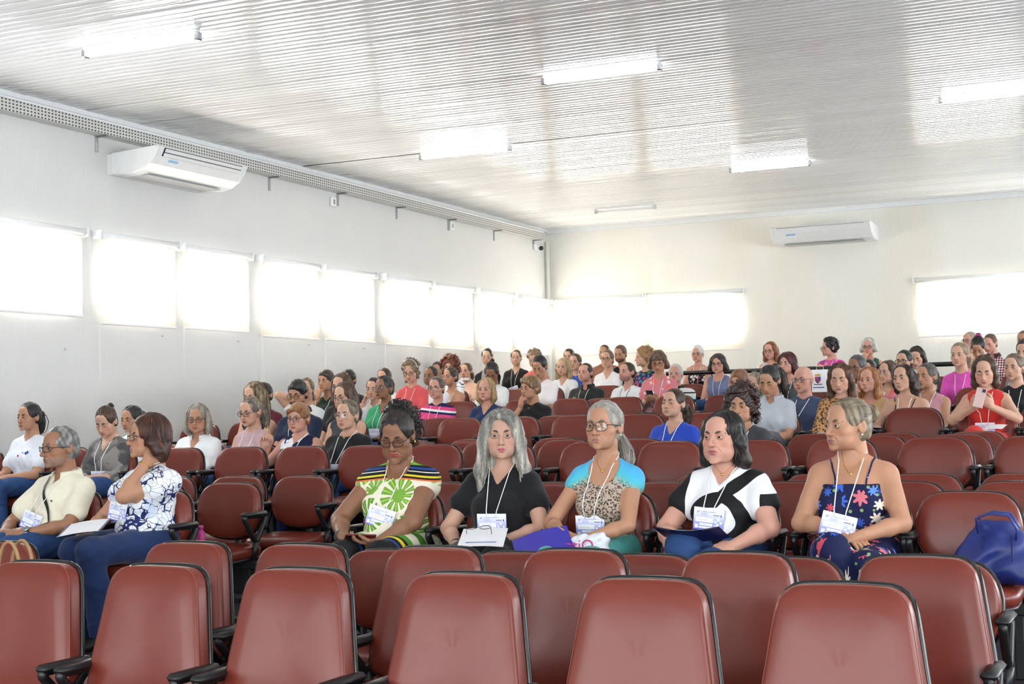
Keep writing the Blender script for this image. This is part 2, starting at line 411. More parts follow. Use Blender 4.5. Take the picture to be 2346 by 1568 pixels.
def text_mesh(txt, size, loc=(0, 0, 0), rot=(math.pi/2, 0, 0), align='LEFT', ext=0.0, xs=1.0):
    c = bpy.data.curves.new('t', 'FONT'); c.body = txt; c.size = size; c.align_x = align; c.extrude = ext; c.resolution_u = 3
    o = bpy.data.objects.new('t', c); COL.objects.link(o); dg = bpy.context.evaluated_depsgraph_get(); me = bpy.data.meshes.new_from_object(o.evaluated_get(dg))
    bpy.data.objects.remove(o); bpy.data.curves.remove(c)
    me.transform(Matrix.Translation(loc) @ Matrix.Rotation(rot[2], 4, 'Z') @ Matrix.Rotation(rot[1], 4, 'Y') @ Matrix.Rotation(rot[0], 4, 'X') @ Matrix.Diagonal((xs, 1, 1, 1))); return me
def join_meshes(ms, name):
    bm = bmesh.new()
    for m in ms: bm.from_mesh(m); bpy.data.meshes.remove(m)
    me = bpy.data.meshes.new(name); bm.to_mesh(me); bm.free(); return me
def badge_print():
    if 'p' not in BADGE:
        y = -.0016; Bw = MB()
        for x0, x1, z0, z1 in ((-.062, .022, -.014, .0066), (-.042, .019, -.03, -.019), (-.064, -.049, -.043, -.026), (-.0455, .059, -.042, -.034), (.0185, .0535, .0155, .029), (.042, .052, -.003, .007), (.028, .038, -.014, -.005), (.055, .064, -.016, -.007), (.038, .049, -.032, -.016), (.026, .036, -.028, -.024)):
            Bw.box((x0, y, z0), (x1, -.001, z1))
        Bb = MB()
        for x0, x1, z0, z1 in ((.021, .051, .018, .0215), (.0565, .061, .014, .024)): Bb.box((x0, y - .0004, z0), (x1, -.001, z1))
        wob = [(-.05 + .006*i + .0, y - .0003, -.004 + .0035*math.sin(i*2.1)) for i in range(9)]; Bb.tube(wob, .0005, 4)
        Bb.tube([(-.03 + .005*i, y - .0003, -.0245 + .002*math.sin(i*2.7)) for i in range(9)], .0004, 4)
        ts = [text_mesh('9ª', .017, (-.058, y, .0225)), text_mesh('CONFERÊNCIA MUNICIPAL', .0062, (-.038, y, .030)), text_mesh('DE SAÚDE', .0062, (-.038, y, .0225)), text_mesh('PARTICIPANTE', .005, (-.038, y, .0155))]
        BADGE['p'] = [(Bw.mesh('print', smooth=False), MAT['print_white']), (Bb.mesh('print', smooth=False), MAT['print_navy']), (join_meshes(ts, 'lettering'), MAT['print_blue'])]
    return BADGE['p']
# ------------------------------------------------------------------ the hall: floor, risers, walls, ceiling
K = 22.2/15.3                                   # the wall readings below were taken for a back wall at 15.3
XW, YB = -6.609*K, 22.2
ZC = 1.36 + 2.073*K
XR, YF = 4.6, -4.0
zw = lambda z: 1.36 + z*K                       # height from a reading relative to the camera
STEP = .175
ROWS = {'A': (3.73, 0), 'B': (4.48, 0), 'C': (5.22, 0), 'D': (6.41, 1), 'E': (7.24, 1), 'F': (8.07, 1), 'G': (9.05, 2), 'H': (9.88, 2), 'I': (10.71, 2), 'J': (11.7, 3), 'K': (12.53, 3), 'L': (13.36, 3), 'M': (14.35, 4), 'N': (15.18, 4), 'O': (16.0, 4), 'P': (17.0, 5), 'Q': (17.8, 5), 'R': (18.6, 5), 'S': (19.6, 6), 'T': (20.4, 6)}
EDGES = [5.69, 8.36, 11.02, 13.66, 16.3, 18.93]
def build_room():
    t = NT('carpet'); v = t.obj(); n = t.noise(v, 3, 4)[0]; g = t.noise(v, 300, 2)[0]; c = t.mix(n, lin('#2c2c30'), lin('#3d3d41')); t.bump(g, .3, .004); MAT['carpet'] = t.fin(c, .9, .2)
    def plaster(name, a, b, stain=None):
        t = NT(name); v = t.obj((1, 1, .18)); n = t.noise(v, 34, 5, .65, .4)[0]; big = t.noise(t.obj((1, 1, .4)), 1.2, 3)[0]; sp = t.noise(t.obj(), 46, 2)[0]
        c = t.mix(big, lin(a), lin(b)); c = t.mix(t.math('MULTIPLY', t.step(sp, .70, .03), .25), c, lin('#b9b8b2'))
        if stain: c = t.mix(t.math('MULTIPLY', t.step(t.noise(t.obj((1, 1, .25)), .9, 4)[0], .58, .08), .5), c, lin(stain))
        t.bump(n, .55, .012); return t.fin(c, .75, .3)
    MAT['wall_white'] = plaster('wall_white', '#d6d7d5', '#e0e0dd'); MAT['wall_cream'] = plaster('wall_cream', '#ebeae2', '#f2f1ea', '#ebe4d0')  # the back wall's cream base stands in for warm light there
    t = NT('pvc'); v = t.obj((.15, 1, 1)); n = t.noise(v, 2, 2)[0]; i = t.n('ShaderNodeObjectInfo').outputs['Random']
    MAT['pvc'] = t.fin(t.mix(i, lin('#ececea'), lin('#f4f4f2')), t.math('ADD', .08, t.math('MULTIPLY', i, .07)), 1.0)
    MAT['pane'] = emis('daylight_pane', (.95, .97, 1.0), DAY); MAT['fill_side'] = emis('fill_light_side', (.90, .95, 1.0), SIDE_FILL); MAT['fill_front'] = emis('fill_light_front', (.93, .97, 1.0), FRONT_FILL)
    MAT['tube'] = emis('tube_light', (.93, .97, 1.0), TUBE)
    t = NT('blind_fabric'); v = t.obj(); w = t.noise(v, 500, 1)[0]; d = t.n('ShaderNodeBsdfDiffuse', {0: lin('#d9cfc0')}); tl = t.n('ShaderNodeBsdfTranslucent', {0: lin('#f3e9da')}); mx = t.n('ShaderNodeMixShader', {0: .55, 1: d.outputs[0], 2: tl.outputs[0]}); t.t.links.new(mx.outputs[0], t.out.inputs[0]); MAT['blind'] = t.m
    t = NT('perforated_steel'); v = t.obj(); x, y, z = t.sep(v); fy = t.math('FRACT', t.math('DIVIDE', y, .045)); fz = t.math('FRACT', t.math('DIVIDE', z, .03))
    ho = t.math('MULTIPLY', t.math('LESS_THAN', t.math('ABSOLUTE', t.math('SUBTRACT', fy, .5)), .26), t.math('LESS_THAN', t.math('ABSOLUTE', t.math('SUBTRACT', fz, .5)), .24)); MAT['perforated'] = t.fin(t.mix(ho, lin('#cfcfca'), lin('#3a3a39')), .4, .5, .0)
    # floor and the six risers
    B = MB(); B.box((XW - .2, YF - .2, -.2), (XR + .2, YB + .2, 0)); struct('floor', B.mesh('floor', smooth=False), MAT['carpet'])
    for i, e in enumerate(EDGES):
        B = MB(); B.box((XW, e, STEP*i), (XR, YB, STEP*(i + 1))); o = struct('floor_riser', B.mesh('floor_riser', smooth=False), MAT['carpet'])
    # left wall with its window openings
    def wall_with_holes(axis, pos, thick, a0, a1, holes, z0, z1, name, mat):
        B = MB()
        def bx(p, q, zl, zh):
            if axis == 'x': B.box((min(pos, pos + thick), p, zl), (max(pos, pos + thick), q, zh))
            else: B.box((p, min(pos, pos + thick), zl), (q, max(pos, pos + thick), zh))
        bx(a0, a1, 0, z0); bx(a0, a1, z1, ZC + .1); c = a0
        for h0, h1 in sorted(holes): bx(c, h0, z0, z1); c = h1
        bx(c, a1, z0, z1); return struct(name, B.mesh(name, smooth=False), mat)
    LB = [(5.80, 6.62, .70), (6.70, 7.52, .70), (7.68, 8.49, .665), (8.58, 9.39, .67), (9.555, 10.38, .65), (10.475, 11.30, .655), (11.48, 12.34, .65), (12.43, 13.27, .645), (13.40, 14.21, .65), (14.33, 15.20, .65)]
    BBl = [(-6.52, -5.47, .64), (-5.40, -4.33, .63), (-2.52, -1.42, .675), (-1.33, -.25, .675)]
    OZ0, OZ1 = zw(.762), zw(1.155)
    wall_with_holes('x', XW, -.16, YF, YB, [((a + .064)*K, (b - .064)*K) for a, b, c in LB], OZ0, OZ1, 'wall_left', MAT['wall_white'])
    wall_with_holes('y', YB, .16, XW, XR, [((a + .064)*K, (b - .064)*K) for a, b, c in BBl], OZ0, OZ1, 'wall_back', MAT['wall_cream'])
    n = 0
    def window(axis, pos, thick, a, b, z0, z1, mat, frame=True):
        nonlocal n; n += 1; B = MB()
        p0 = pos + thick*(.4 if mat is MAT['pane'] else .85)
        if axis == 'x': B.box((p0 - .004, a, z0), (p0 + .004, b, z1))
        else: B.box((a, p0 - .004, z0), (b, p0 + .004, z1))
        w = struct(f'window_{n}', B.mesh('pane', smooth=False), mat); Fm = MB(); f = .03
        for q0, q1, r0, r1 in ((a, b, z0, z0 + f), (a, b, z1 - f, z1), (a, a + f, z0 + f, z1 - f), (b - f, b, z0 + f, z1 - f)):
            if axis == 'x': Fm.box((min(p0, p0 - thick*.2), q0, r0), (max(p0, p0 - thick*.2), q1, r1))
            else: Fm.box((q0, min(p0, p0 - thick*.2), r0), (q1, max(p0, p0 - thick*.2), r1))
        obj('window_frame', Fm.mesh('window_frame', smooth=False), MAT['white_plastic'], w)
    for a, b, c in LB: window('x', XW, -.16, (a + .064)*K, (b - .064)*K, OZ0, OZ1, MAT['pane'])
    for a, b, c in BBl: window('y', YB, .16, (a + .064)*K, (b - .064)*K, OZ0, OZ1, MAT['pane'])
    # right and stage walls, outside the frame; their glowing window panes are added fill
    RH = [(-2.5 + 3.1*i, -.3 + 3.1*i) for i in range(8)]; FH = [(-8.6 + 2.6*i, -6.6 + 2.6*i) for i in range(5)]
    def tall(axis, pos, thick, a0, a1, holes, name, mat, z0, z1):
        wall_with_holes(axis, pos, thick, a0, a1, holes, z0, z1, name, MAT['wall_white'])
        for a, b in holes: window(axis, pos, thick, a, b, z0, z1, mat)
    tall('x', XR, .16, YF, YB, RH, 'wall_right', MAT['fill_side'], 1.1, 2.9)
    tall('y', YF, -.16, XW, XR, FH, 'wall_front', MAT['fill_front'], 1.0, 2.9)
    # ceiling: slab and pvc panels, ribs along the rows
    B = MB(); B.box((XW - .2, YF - .2, ZC + .03), (XR + .2, YB + .2, ZC + .15)); ce = struct('ceiling', B.mesh('ceiling', smooth=False), MAT['wall_white'])
    PW = .2; prof = []
    for k in range(2):
        o = k*.1; prof += [(o, .005), (o + .004, .005)]
        for j in range(9): yy = .006 + .092*j/8; prof.append((o + yy, -.0018*(1 - (2*j/8 - 1)**2)))
    prof.append((.2, .005)); prof = np.array(prof) - V(PW/2, 0); x0, x1 = XW, XR
    co = np.concatenate([np.stack([np.full(len(prof), x), prof[:, 0], prof[:, 1]], 1) for x in (x0, x1)]); m = len(prof)
    pm = mesh_from('ceiling_panel', co, [(i, m + i, m + i + 1, i + 1) for i in range(m - 1)], smooth=True); pm.materials.append(MAT['pvc'])
    rng = np.random.RandomState(5); y = YF + PW/2
    while y < YB:
        o = obj('ceiling_panel', pm, None, ce, (0, y, ZC + rng.uniform(-.001, .001)), (math.radians(rng.normal(0, .38)), math.radians(rng.normal(0, .02)), 0)); y += PW
    # trims
    B = MB(); B.box((XW, YB - .05, ZC - .07), (XR, YB, ZC)); B.box((XW, YB - .065, ZC - .03), (XR, YB - .05, ZC)); struct('trim_1', B.mesh('trim', smooth=False), MAT['white_plastic'])
    B = MB(); B.box((XW, YF, ZC - .05), (XW + .04, YB, ZC)); struct('trim_2', B.mesh('trim', smooth=False), MAT['white_plastic'])
    # roller blinds
    where_l = ['just outside the frame', 'at the left edge of the picture, nearest the stage', 'just right of the leftmost blind', 'directly below the gap after the ceiling air conditioner', 'fourth from the left on the side wall', 'fifth from the left on the side wall', 'sixth from the left on the side wall', 'seventh from the left on the side wall', 'eighth from the left on the side wall', 'on the side wall ending at the corner']
    def blind(axis, pos, sgn, a, b, zb, label, hl, group):
        zt = zw(1.235); zr = zw(1.27); a, b = a*K, b*K; zb = zw(zb)
        r = tag(empty('roller_blind', (pos, (a + b)/2, zb) if axis == 'x' else ((a + b)/2, pos, zb)), label, 'blind', group); c = V(*r.location)
        def mk(nm, B, mat, parent=None):
            co = [q - c for q in B.co]; B.co = co; return obj(nm, B.mesh(nm, smooth=nm == 'cassette'), mat, parent or r)
        P = lambda q, d, z: (pos + sgn*d, q, z) if axis == 'x' else (q, pos + sgn*d, z)
        B = MB(); an = np.linspace(0, 2*np.pi, 16, endpoint=False); B.loft([[P(q, .062 + .042*math.cos(t_), zt + .025 + .036*math.sin(t_)) for t_ in an] for q in (a - .02, b + .02)]); mk('cassette', B, MAT['white_plastic'])
        for q in (a - .035, b + .015):
            B = MB(); B.rbox(np.minimum(P(q, .0, zt - .02), P(q + .02, .11, zt + .07)), np.maximum(P(q, .0, zt - .02), P(q + .02, .11, zt + .07)), .004); mk('end_bracket', B, MAT['white_plastic'])
        B = MB(); m = 12; rows = [[P(a + .015 + (b - a - .03)*i/m, .062 + .002*math.sin(i*1.7 + j), zt - (zt - zb)*j/8) for i in range(m + 1)] for j in range(9)]; B.loft(rows, cap=False, closed=False); fb = mk('blind_fabric', B, MAT['blind'])
        B = MB(); B.rbox(np.minimum(P(a + .01, .052, zb - .014), P(b - .01, .072, zb + .008)), np.maximum(P(a + .01, .052, zb - .014), P(b - .01, .072, zb + .008)), .003); mk('bottom_bar', B, MAT['white_plastic'])
        B = MB(); q = a - .01 if axis == 'x' else b + .01
        for dq in (0, .02): B.tube([P(q + dq, .06, zt), P(q + dq, .055, zb - (.55 if axis == 'x' else .3))], .0022, 5)
        mk('pull_chain', B, MAT['white_cord'])
    for i, (a, b, c) in enumerate(LB):
        if i: blind('x', XW, 1, a, b, c, f'glowing cream roller blind {where_l[i]}', 0, 'roller blinds on the side wall')
    wb = ['on the back wall next to the corner', 'on the back wall, second from the corner', 'on the back wall at the right of the picture', 'off frame']
    for i, (a, b, c) in enumerate(BBl[:3]): blind('y', YB, -1, a, b, c, f'glowing white roller blind {wb[i]}', 0, 'roller blinds on the back wall')
    # perforated cable tray on brackets along the left wall
    tr = tag(empty('cable_tray', (XW, 14.0, zw(1.92))), 'long perforated metal cable tray along the top of the side wall', 'cable tray')
    y0, y1 = -3.5, 14.98*K; zt0, zt1 = zw(1.925), zw(2.0)
    def part(nm, B, mat, par=tr, sm=False):
        c = V(*tr.location); B.co = [q - c for q in B.co]; return obj(nm, B.mesh(nm, smooth=sm), mat, par)
    B = MB(); B.box((XW + .14, y0, zt0), (XW + .145, y1, zt1)); part('side_panel', B, MAT['perforated'])
    B = MB(); B.box((XW + .002, y0, zt0 - .003), (XW + .145, y1, zt0)); part('bottom_panel', B, MAT['perforated'])
    B = MB(); B.rbox((XW + .125, y0, zt1), (XW + .15, y1, zt1 + .02), .003); part('top_lip', B, MAT['white_plastic'])
    B = MB(); B.box((XW + .002, y1, zt0 - .003), (XW + .145, y1 + .004, zt1)); part('end_plate', B, MAT['perforated'])
    for i, yb in enumerate([7.71 - 1.04, 7.71, 8.72, 9.74, 10.77, 11.8, 12.84, 13.88, 14.90]):
        br = tag(empty('tray_bracket', (XW, yb*K, zt0)), f'small grey steel L-shaped bracket under the cable tray, {["outside the frame", "beside the air conditioner at its left", "hidden behind the air conditioner", "first right of the air conditioner", "above the left white socket box", "third right of the air conditioner", "beside the right white socket box", "second from the corner", "nearest the corner above the camera"][i]}', 'bracket', 'cable tray brackets')
        B = MB(); B.rbox((.0, -.018, -.16), (.012, .018, -.004), .003); obj('upright', B.mesh('upright', smooth=False), MAT['steel'], br)
        B = MB(); B.rbox((.012, -.018, -.018), (.15, .018, -.004), .003); obj('arm', B.mesh('arm', smooth=False), MAT['steel'], br)
    for u, v, lb in ((761, 463, 'white square socket box on the side wall left of a bracket'), (1033, 518, 'white square socket box on the side wall nearer the corner')):
        q = atX(u, v, XW); o = tag(empty('socket_box', q), lb, 'socket box'); B = MB(); B.rbox((0, -.06, -.06), (.03, .06, .06), .008); obj('box', B.mesh('box', smooth=False), MAT['white_plastic'], o)
        B = MB(); B.rbox((.03, -.018, -.03), (.034, .018, .03), .001); obj('socket_insert', B.mesh('insert', smooth=False), MAT['steel'], o)
    q = atX(1224, 567, XW); o = tag(empty('security_camera', q), 'small white security camera with black lens near the corner', 'camera'); B = MB(); B.rbox((0, -.06, -.05), (.05, .06, .05), .01); obj('mount_box', B.mesh('box', smooth=False), MAT['white_plastic'], o)
    B = MB(); a_ = np.linspace(0, 2*np.pi, 16, endpoint=False); d = V(.62, -.75, -.2); d /= np.linalg.norm(d); u_ = np.cross(d, V(0, 0, 1)); u_ /= np.linalg.norm(u_); w_ = np.cross(u_, d); c0 = V(.08, .07, -.01)
    B.loft([[c0 + d*h_ + r_*(math.cos(t_)*u_ + math.sin(t_)*w_) for t_ in a_] for h_, r_ in ((-.06, .035), (.03, .045), (.04, .04))]); obj('housing', B.mesh('housing'), MAT['white_plastic'], o)
    B = MB(); B.loft([[c0 + d*h_ + r_*(math.cos(t_)*u_ + math.sin(t_)*w_) for t_ in a_] for h_, r_ in ((.03, .038), (.046, .038), (.05, .015))]); obj('lens', B.mesh('lens'), MAT['black_plastic'], o)
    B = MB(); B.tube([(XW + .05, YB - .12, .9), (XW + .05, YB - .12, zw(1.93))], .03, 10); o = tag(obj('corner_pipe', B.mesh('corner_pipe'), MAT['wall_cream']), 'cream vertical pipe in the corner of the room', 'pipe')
    for i, (u, v) in enumerate(((147, 800), (371, 770), (544, 782), (706, 790), (832, 799))):
        q = atX(u, v, XW); B = MB(); B.tube([(0, 0, 0), (.012, 0, 0), (.016, 0, 0)], (.006, .006, .012), 8); o = tag(obj('wall_hook', B.mesh('hook'), MAT['white_plastic'], None, q), f'tiny white hook on the side wall below the blinds, {["leftmost", "second", "third", "fourth", "rightmost"][i]}', 'hook', 'small wall hooks')
    # tube lamps on the ceiling
    lamps = [(-5.47, -4.71, 6.3, 'front left ceiling tube lamp, lit, above the air conditioner'), (-3.55, -2.80, 8.23, 'ceiling tube lamp, lit, at the top centre of the picture'), (-5.46, -4.69, 10.17, 'ceiling tube lamp, lit, left of centre in the middle distance'), (-3.52, -2.84, 12.17, 'ceiling tube lamp, lit, right of centre towards the back wall'), (-5.46, -4.83, 13.92, 'unlit thin white ceiling tube lamp near the back corner'), (-1.46, -.72, 10.13, 'ceiling tube lamp, lit, cut by the right edge of the picture'), (-3.55, -2.80, 4.3, 'ceiling tube lamp, lit, outside the top of the picture')]
    for i, (a, b, yy, lb) in enumerate(lamps):
        a, b, yy = a*K, b*K, yy*K; o = tag(empty('ceiling_lamp', ((a + b)/2, yy, ZC)), lb, 'ceiling lamp', 'ceiling tube lamps'); L = (b - a)/2
        B = MB(); B.rbox((-L, -.035, -.03), (L, .035, 0), .006); obj('base', B.mesh('base', smooth=False), MAT['white_plastic'], o)
        for s in (-1, 1):
            B = MB(); B.rbox((s*L - .02, -.03, -.085), (s*L + .02, .03, -.02), .006); obj('lamp_holder', B.mesh('holder', smooth=False), MAT['silver'], o)
        lit = i != 4
        for s in ((-1, 1) if lit else (0,)):
            B = MB(); B.tube([(-L + .02, s*.018, -.062), (L - .02, s*.018, -.062)], .014, 12); obj('tube', B.mesh('tube'), MAT['tube'] if lit else MAT['white_plastic'], o)
    # air conditioners: wedge-shaped cabinets, one on each wall
    def aircon(loc, rotz, L, label, shut=False):
        o = tag(empty('air_conditioner', loc, rotz), label, 'air conditioner', 'wall air conditioners'); x0, x1 = -L/2, L/2
        # profile in (out from wall y, z): back top, front top, rounded nose, belly, back bottom
        pr = [(.06, .0), (.06, .21), (.62, .24), (.645, .225), (.60, .14), (.54, .07), (.44, .015), (.32, -.012), (.15, -.012)]
        pr = [(y, z) for y, z in pr]
        B = MB(); B.loft([[(x, y, z) for y, z in pr] for x in (x0, x1)]); ob = obj('cabinet', B.mesh('cabinet', smooth=False), MAT['white_plastic'], o)
        for s in (-1, 1):
            B = MB(); x = s*L/2; B.loft([[(x + s*d_, .33 + (y - .33)*k_, .11 + (z - .11)*k_) for y, z in pr] for d_, k_ in ((0, 1.015), (.03, 1.0), (.045, .93))]); obj('end_cap', B.mesh('end_cap', smooth=False), MAT['white_plastic'], o)
        C0 = V(0, .6235, .1825); nn = V(0, .88, -.47); tt = V(0, .47, .88); Ml = Rx(-.49)
        B = MB(); B.rbox((x0 + .06, -.004, -.044 if not shut else .036), (x1 - .06, .003, .044 if not shut else .040), .001, M=(Ml, C0)); obj('outlet', B.mesh('outlet', smooth=False), MAT['black_plastic'], o)
        for j in range(0 if shut else 2):
            B = MB(); B.rbox((x0 + .066, -.004, -.018), (x1 - .066, .004, .018), .003, M=(Ml, C0 + nn*.014 + tt*(.022 - .044*j))); obj('louvre', B.mesh('louvre', smooth=False), MAT['white_plastic'], o)
        B = MB(); B.box((x0 + .12, .16, -.017), (x1 - .12, .40, -.011)); g_ = obj('intake_grille', B.mesh('grille', smooth=False), MAT['grille'], o)
        B = MB(); B.box((x0 - .02, .0, .0), (x1 + .02, .06, .2)); obj('mounting_plate', B.mesh('mount', smooth=False), MAT['white_plastic'], o)
        B = MB(); M = (Rx(-.75), V(x1 - .26, .583, .115)); B.rbox((-.07, -.002, -.012), (.07, .006, .012), .002, M=M); obj('badge', B.mesh('badge', smooth=False), MAT['sky_badge'], o)
        return o
    t = NT('grille'); v = t.obj(); x, y, z = t.sep(v); f = t.math('FRACT', t.math('DIVIDE', y, .012)); MAT['grille'] = t.fin(t.mix(t.math('LESS_THAN', f, .5), lin('#d8d8d8'), lin('#a9a9aa')), .5, .4)
    MAT['sky_badge'] = plain('sky_badge', '#8fbfe0', .35, .5)
    aircon((XW, 12.06, 1.36 + 2.43), -math.pi/2, 1.40, 'white wedge-shaped air conditioner on the side wall below the cable tray')
    aircon((-4.92, YB, 1.36 + 2.45), math.pi, 1.42, 'white air conditioner high on the cream back wall', True)
    # black handrail on posts in front of the last platform
    q = at(2040, 839, 19.02); hr = tag(empty('handrail', (-3.5, 19.02, STEP*6)), 'black metal handrail behind the upper rows at the right', 'handrail')
    B = MB(); B.tube([(-3.0, 0, q[2] - STEP*6), (5.0, 0, q[2] - STEP*6)], .03, 10); obj('rail', B.mesh('rail'), MAT['black_plastic'], hr)
    for xx in (-2.9, -1.0, 1.0, 3.0, 4.9):
        B = MB(); B.tube([(xx, 0, -.0), (xx, 0, q[2] - STEP*6)], .022, 8); obj('post', B.mesh('post'), MAT['black_plastic'], hr)
build_room()
# ------------------------------------------------------------------ auditorium chairs (origin on the floor below the backrest's top front edge, facing -Y)
def outline(kind, n=40):
    """backrest outline in (x, z), z=0 at the top"""
    if kind == 'short': ctrl = [(0, 0), (.09, -.002), (.15, -.014), (.195, -.055), (.218, -.12), (.222, -.18), (.208, -.24), (.165, -.298), (.10, -.325), (0, -.335)]
    else: ctrl = [(0, 0), (.09, -.002), (.138, -.010), (.172, -.042), (.188, -.11), (.202, -.20), (.218, -.30), (.226, -.38), (.215, -.44), (.16, -.475), (.08, -.485), (0, -.487)]
    P = np.array(ctrl + [(-x, z) for x, z in ctrl[-2:0:-1]]); P = np.vstack([P, P[:1]]); s = np.r_[0, np.cumsum(np.linalg.norm(np.diff(P, axis=0), axis=1))]
    # closed Catmull-Rom
    m = len(P) - 1; out = []
    for u in np.linspace(0, m, n, endpoint=False):
        i = int(u); t = u - i; p0, p1, p2, p3 = P[(i - 1) % m], P[i % m], P[(i + 1) % m], P[(i + 2) % m]
        out.append(.5*((2*p1) + (-p0 + p2)*t + (2*p0 - 5*p1 + 4*p2 - p3)*t*t + (-p0 + 3*p1 - 3*p2 + p3)*t**3))
    return np.array(out)
CH = {}
def chair_meshes(kind):
    if kind in CH: return CH[kind]
    H = .795 if kind == 'short' else .885; ol = outline(kind, 44); ctr = V(0, ol[:, 1].mean()); lean = Rx(-.16)
    def pos(x, y, z):                                 # curve sideways, then lean back
        y = y - .42*x*x; return lean @ V(x, y, z) + V(0, .0, H)
    def ring(k, y): return [pos(ctr[0] + (x - ctr[0])*k, y, ctr[1] + (z - ctr[1])*k) for x, z in ol]
    M = {}
    B = MB(); B.loft([ring(1.0, .02), ring(1.0, .0), ring(.99, -.03), ring(.965, -.048), ring(.915, -.057), ring(.7, -.065), ring(.4, -.069), ring(.12, -.070)]); M['backrest'] = (B.mesh('backrest'), MAT['vinyl'])
    B = MB(); B.loft([ring(.35, .052), ring(.75, .048), ring(.94, .038), ring(1.005, .021), ring(.99, .018)]); M['back_shell'] = (B.mesh('back_shell'), MAT['black_plastic'])
    B = MB(); B.tube(ring(1.008, .016), .0085, 8, closed=True); M['edge_trim'] = (B.mesh('edge_trim'), MAT['trim_black'])
    B = MB(); B.tube(ring(.978, -.041), .0014, 5, closed=True); M['piping'] = (B.mesh('piping'), MAT['piping'])
    def rr(w, d0, d1, r, z, n=8):
        pts = []
        for cx, cy, a0 in ((w - r, d1 - r, 0), (-w + r, d1 - r, 90), (-w + r*1.4, d0 + r*1.4, 180), (w - r*1.4, d0 + r*1.4, 270)):
            R_ = r if a0 < 180 else r*1.4
            for a in np.radians(np.linspace(a0, a0 + 90, n)): pts.append((cx + R_*math.cos(a), cy + R_*math.sin(a), z - .018*max(0, (-.22 - cy)/.2) if True else z))
        return pts
    y0, y1 = -.445, -.01; sz = .435
    B = MB(); B.loft([rr(.215, y0 + .02, y1, .07, sz - .075), rr(.228, y0, y1 + .005, .08, sz - .055), rr(.23, y0 - .005, y1 + .006, .08, sz - .03), rr(.222, y0 + .005, y1, .08, sz - .008), rr(.19, y0 + .04, y1 - .03, .07, sz + .003), rr(.10, y0 + .13, y1 - .12, .05, sz + .005)]); M['seat'] = (B.mesh('seat'), MAT['vinyl'])
    B = MB(); B.loft([rr(.19, y0 + .05, y1 - .02, .06, sz - .10), rr(.217, y0 + .018, y1, .07, sz - .086), rr(.219, y0 + .016, y1, .07, sz - .07)]); M['seat_pan'] = (B.mesh('seat_pan'), MAT['black_plastic'])
    # armrest loop
    def arm(x):
        B = MB(); zt = .612 if kind == 'short' else .562; c = [(-.265, zt), (-.02, zt), (-.135, .445)]; pts = []
        for i in range(3):
            a, b, d = np.array(c[i - 1]), np.array(c[i]), np.array(c[(i + 1) % 3]); p = b + (a - b)/np.linalg.norm(a - b)*.042; q = b + (d - b)/np.linalg.norm(d - b)*.042
            for t in np.linspace(0, 1, 6): pts.append((1 - t)**2*p + 2*t*(1 - t)*b + t*t*q)
        B.tube([(x, y, z) for y, z in pts], .0165, 8, closed=True, flat=1.0)
        B.rbox((x - .026, -.262, zt - .006), (x + .026, -.03, zt + .022), .012)
        B.tube([(x, -.135, .455), (x*.97, -.135, .40), (x*.9, -.14, .335)], (.02, .019, .022), 8); return B.mesh('armrest')
    M['armrest_r'] = (arm(-.245 if kind == 'short' else -.225), MAT['black_plastic']); M['armrest_l'] = (arm(.245 if kind == 'short' else .225), MAT['black_plastic'])
    B = MB(); B.rbox((-.275, -.18, .295), (.275, -.12, .345), .006); B.rbox((-.10, -.25, .33), (.10, -.05, .355), .004); B.tube([(0, -.06, .335), (0, .02, .36), (0, .05, H - .25), (0, .06, H - .16)], (.022, .022, .02, .016), 8); M['frame'] = (B.mesh('frame', smooth=False), MAT['dark_metal'])
    B = MB(); B.rbox((-.02, -.17, .03), (.02, -.13, .30), .004); B.rbox((-.025, -.36, 0), (.025, .08, .03), .005); M['leg'] = (B.mesh('leg', smooth=False), MAT['dark_metal'])
    for k, (me, mt) in M.items(): me.materials.append(mt)
    CH[kind] = M; return M
def place_chair(kind, x, y, floor, label, group=None, rotz=0.0, arms='rl'):
    M = chair_meshes(kind); o = tag(empty('auditorium_chair', (x, y, floor), rotz), label, 'chair', group)
    for k in ('seat', 'backrest', 'back_shell', 'frame'):
        c = obj(k, M[k][0], None, o)
        if k == 'seat': obj('seat_pan', M['seat_pan'][0], None, c)
        if k == 'backrest': obj('edge_trim', M['edge_trim'][0], None, c); obj('piping', M['piping'][0], None, c)
    for s in arms: obj('armrest', M['armrest_' + s][0], None, o)
    for s in (-1, 1): obj('leg', M['leg'][0], None, o, (s*.2, 0, 0))
    return o
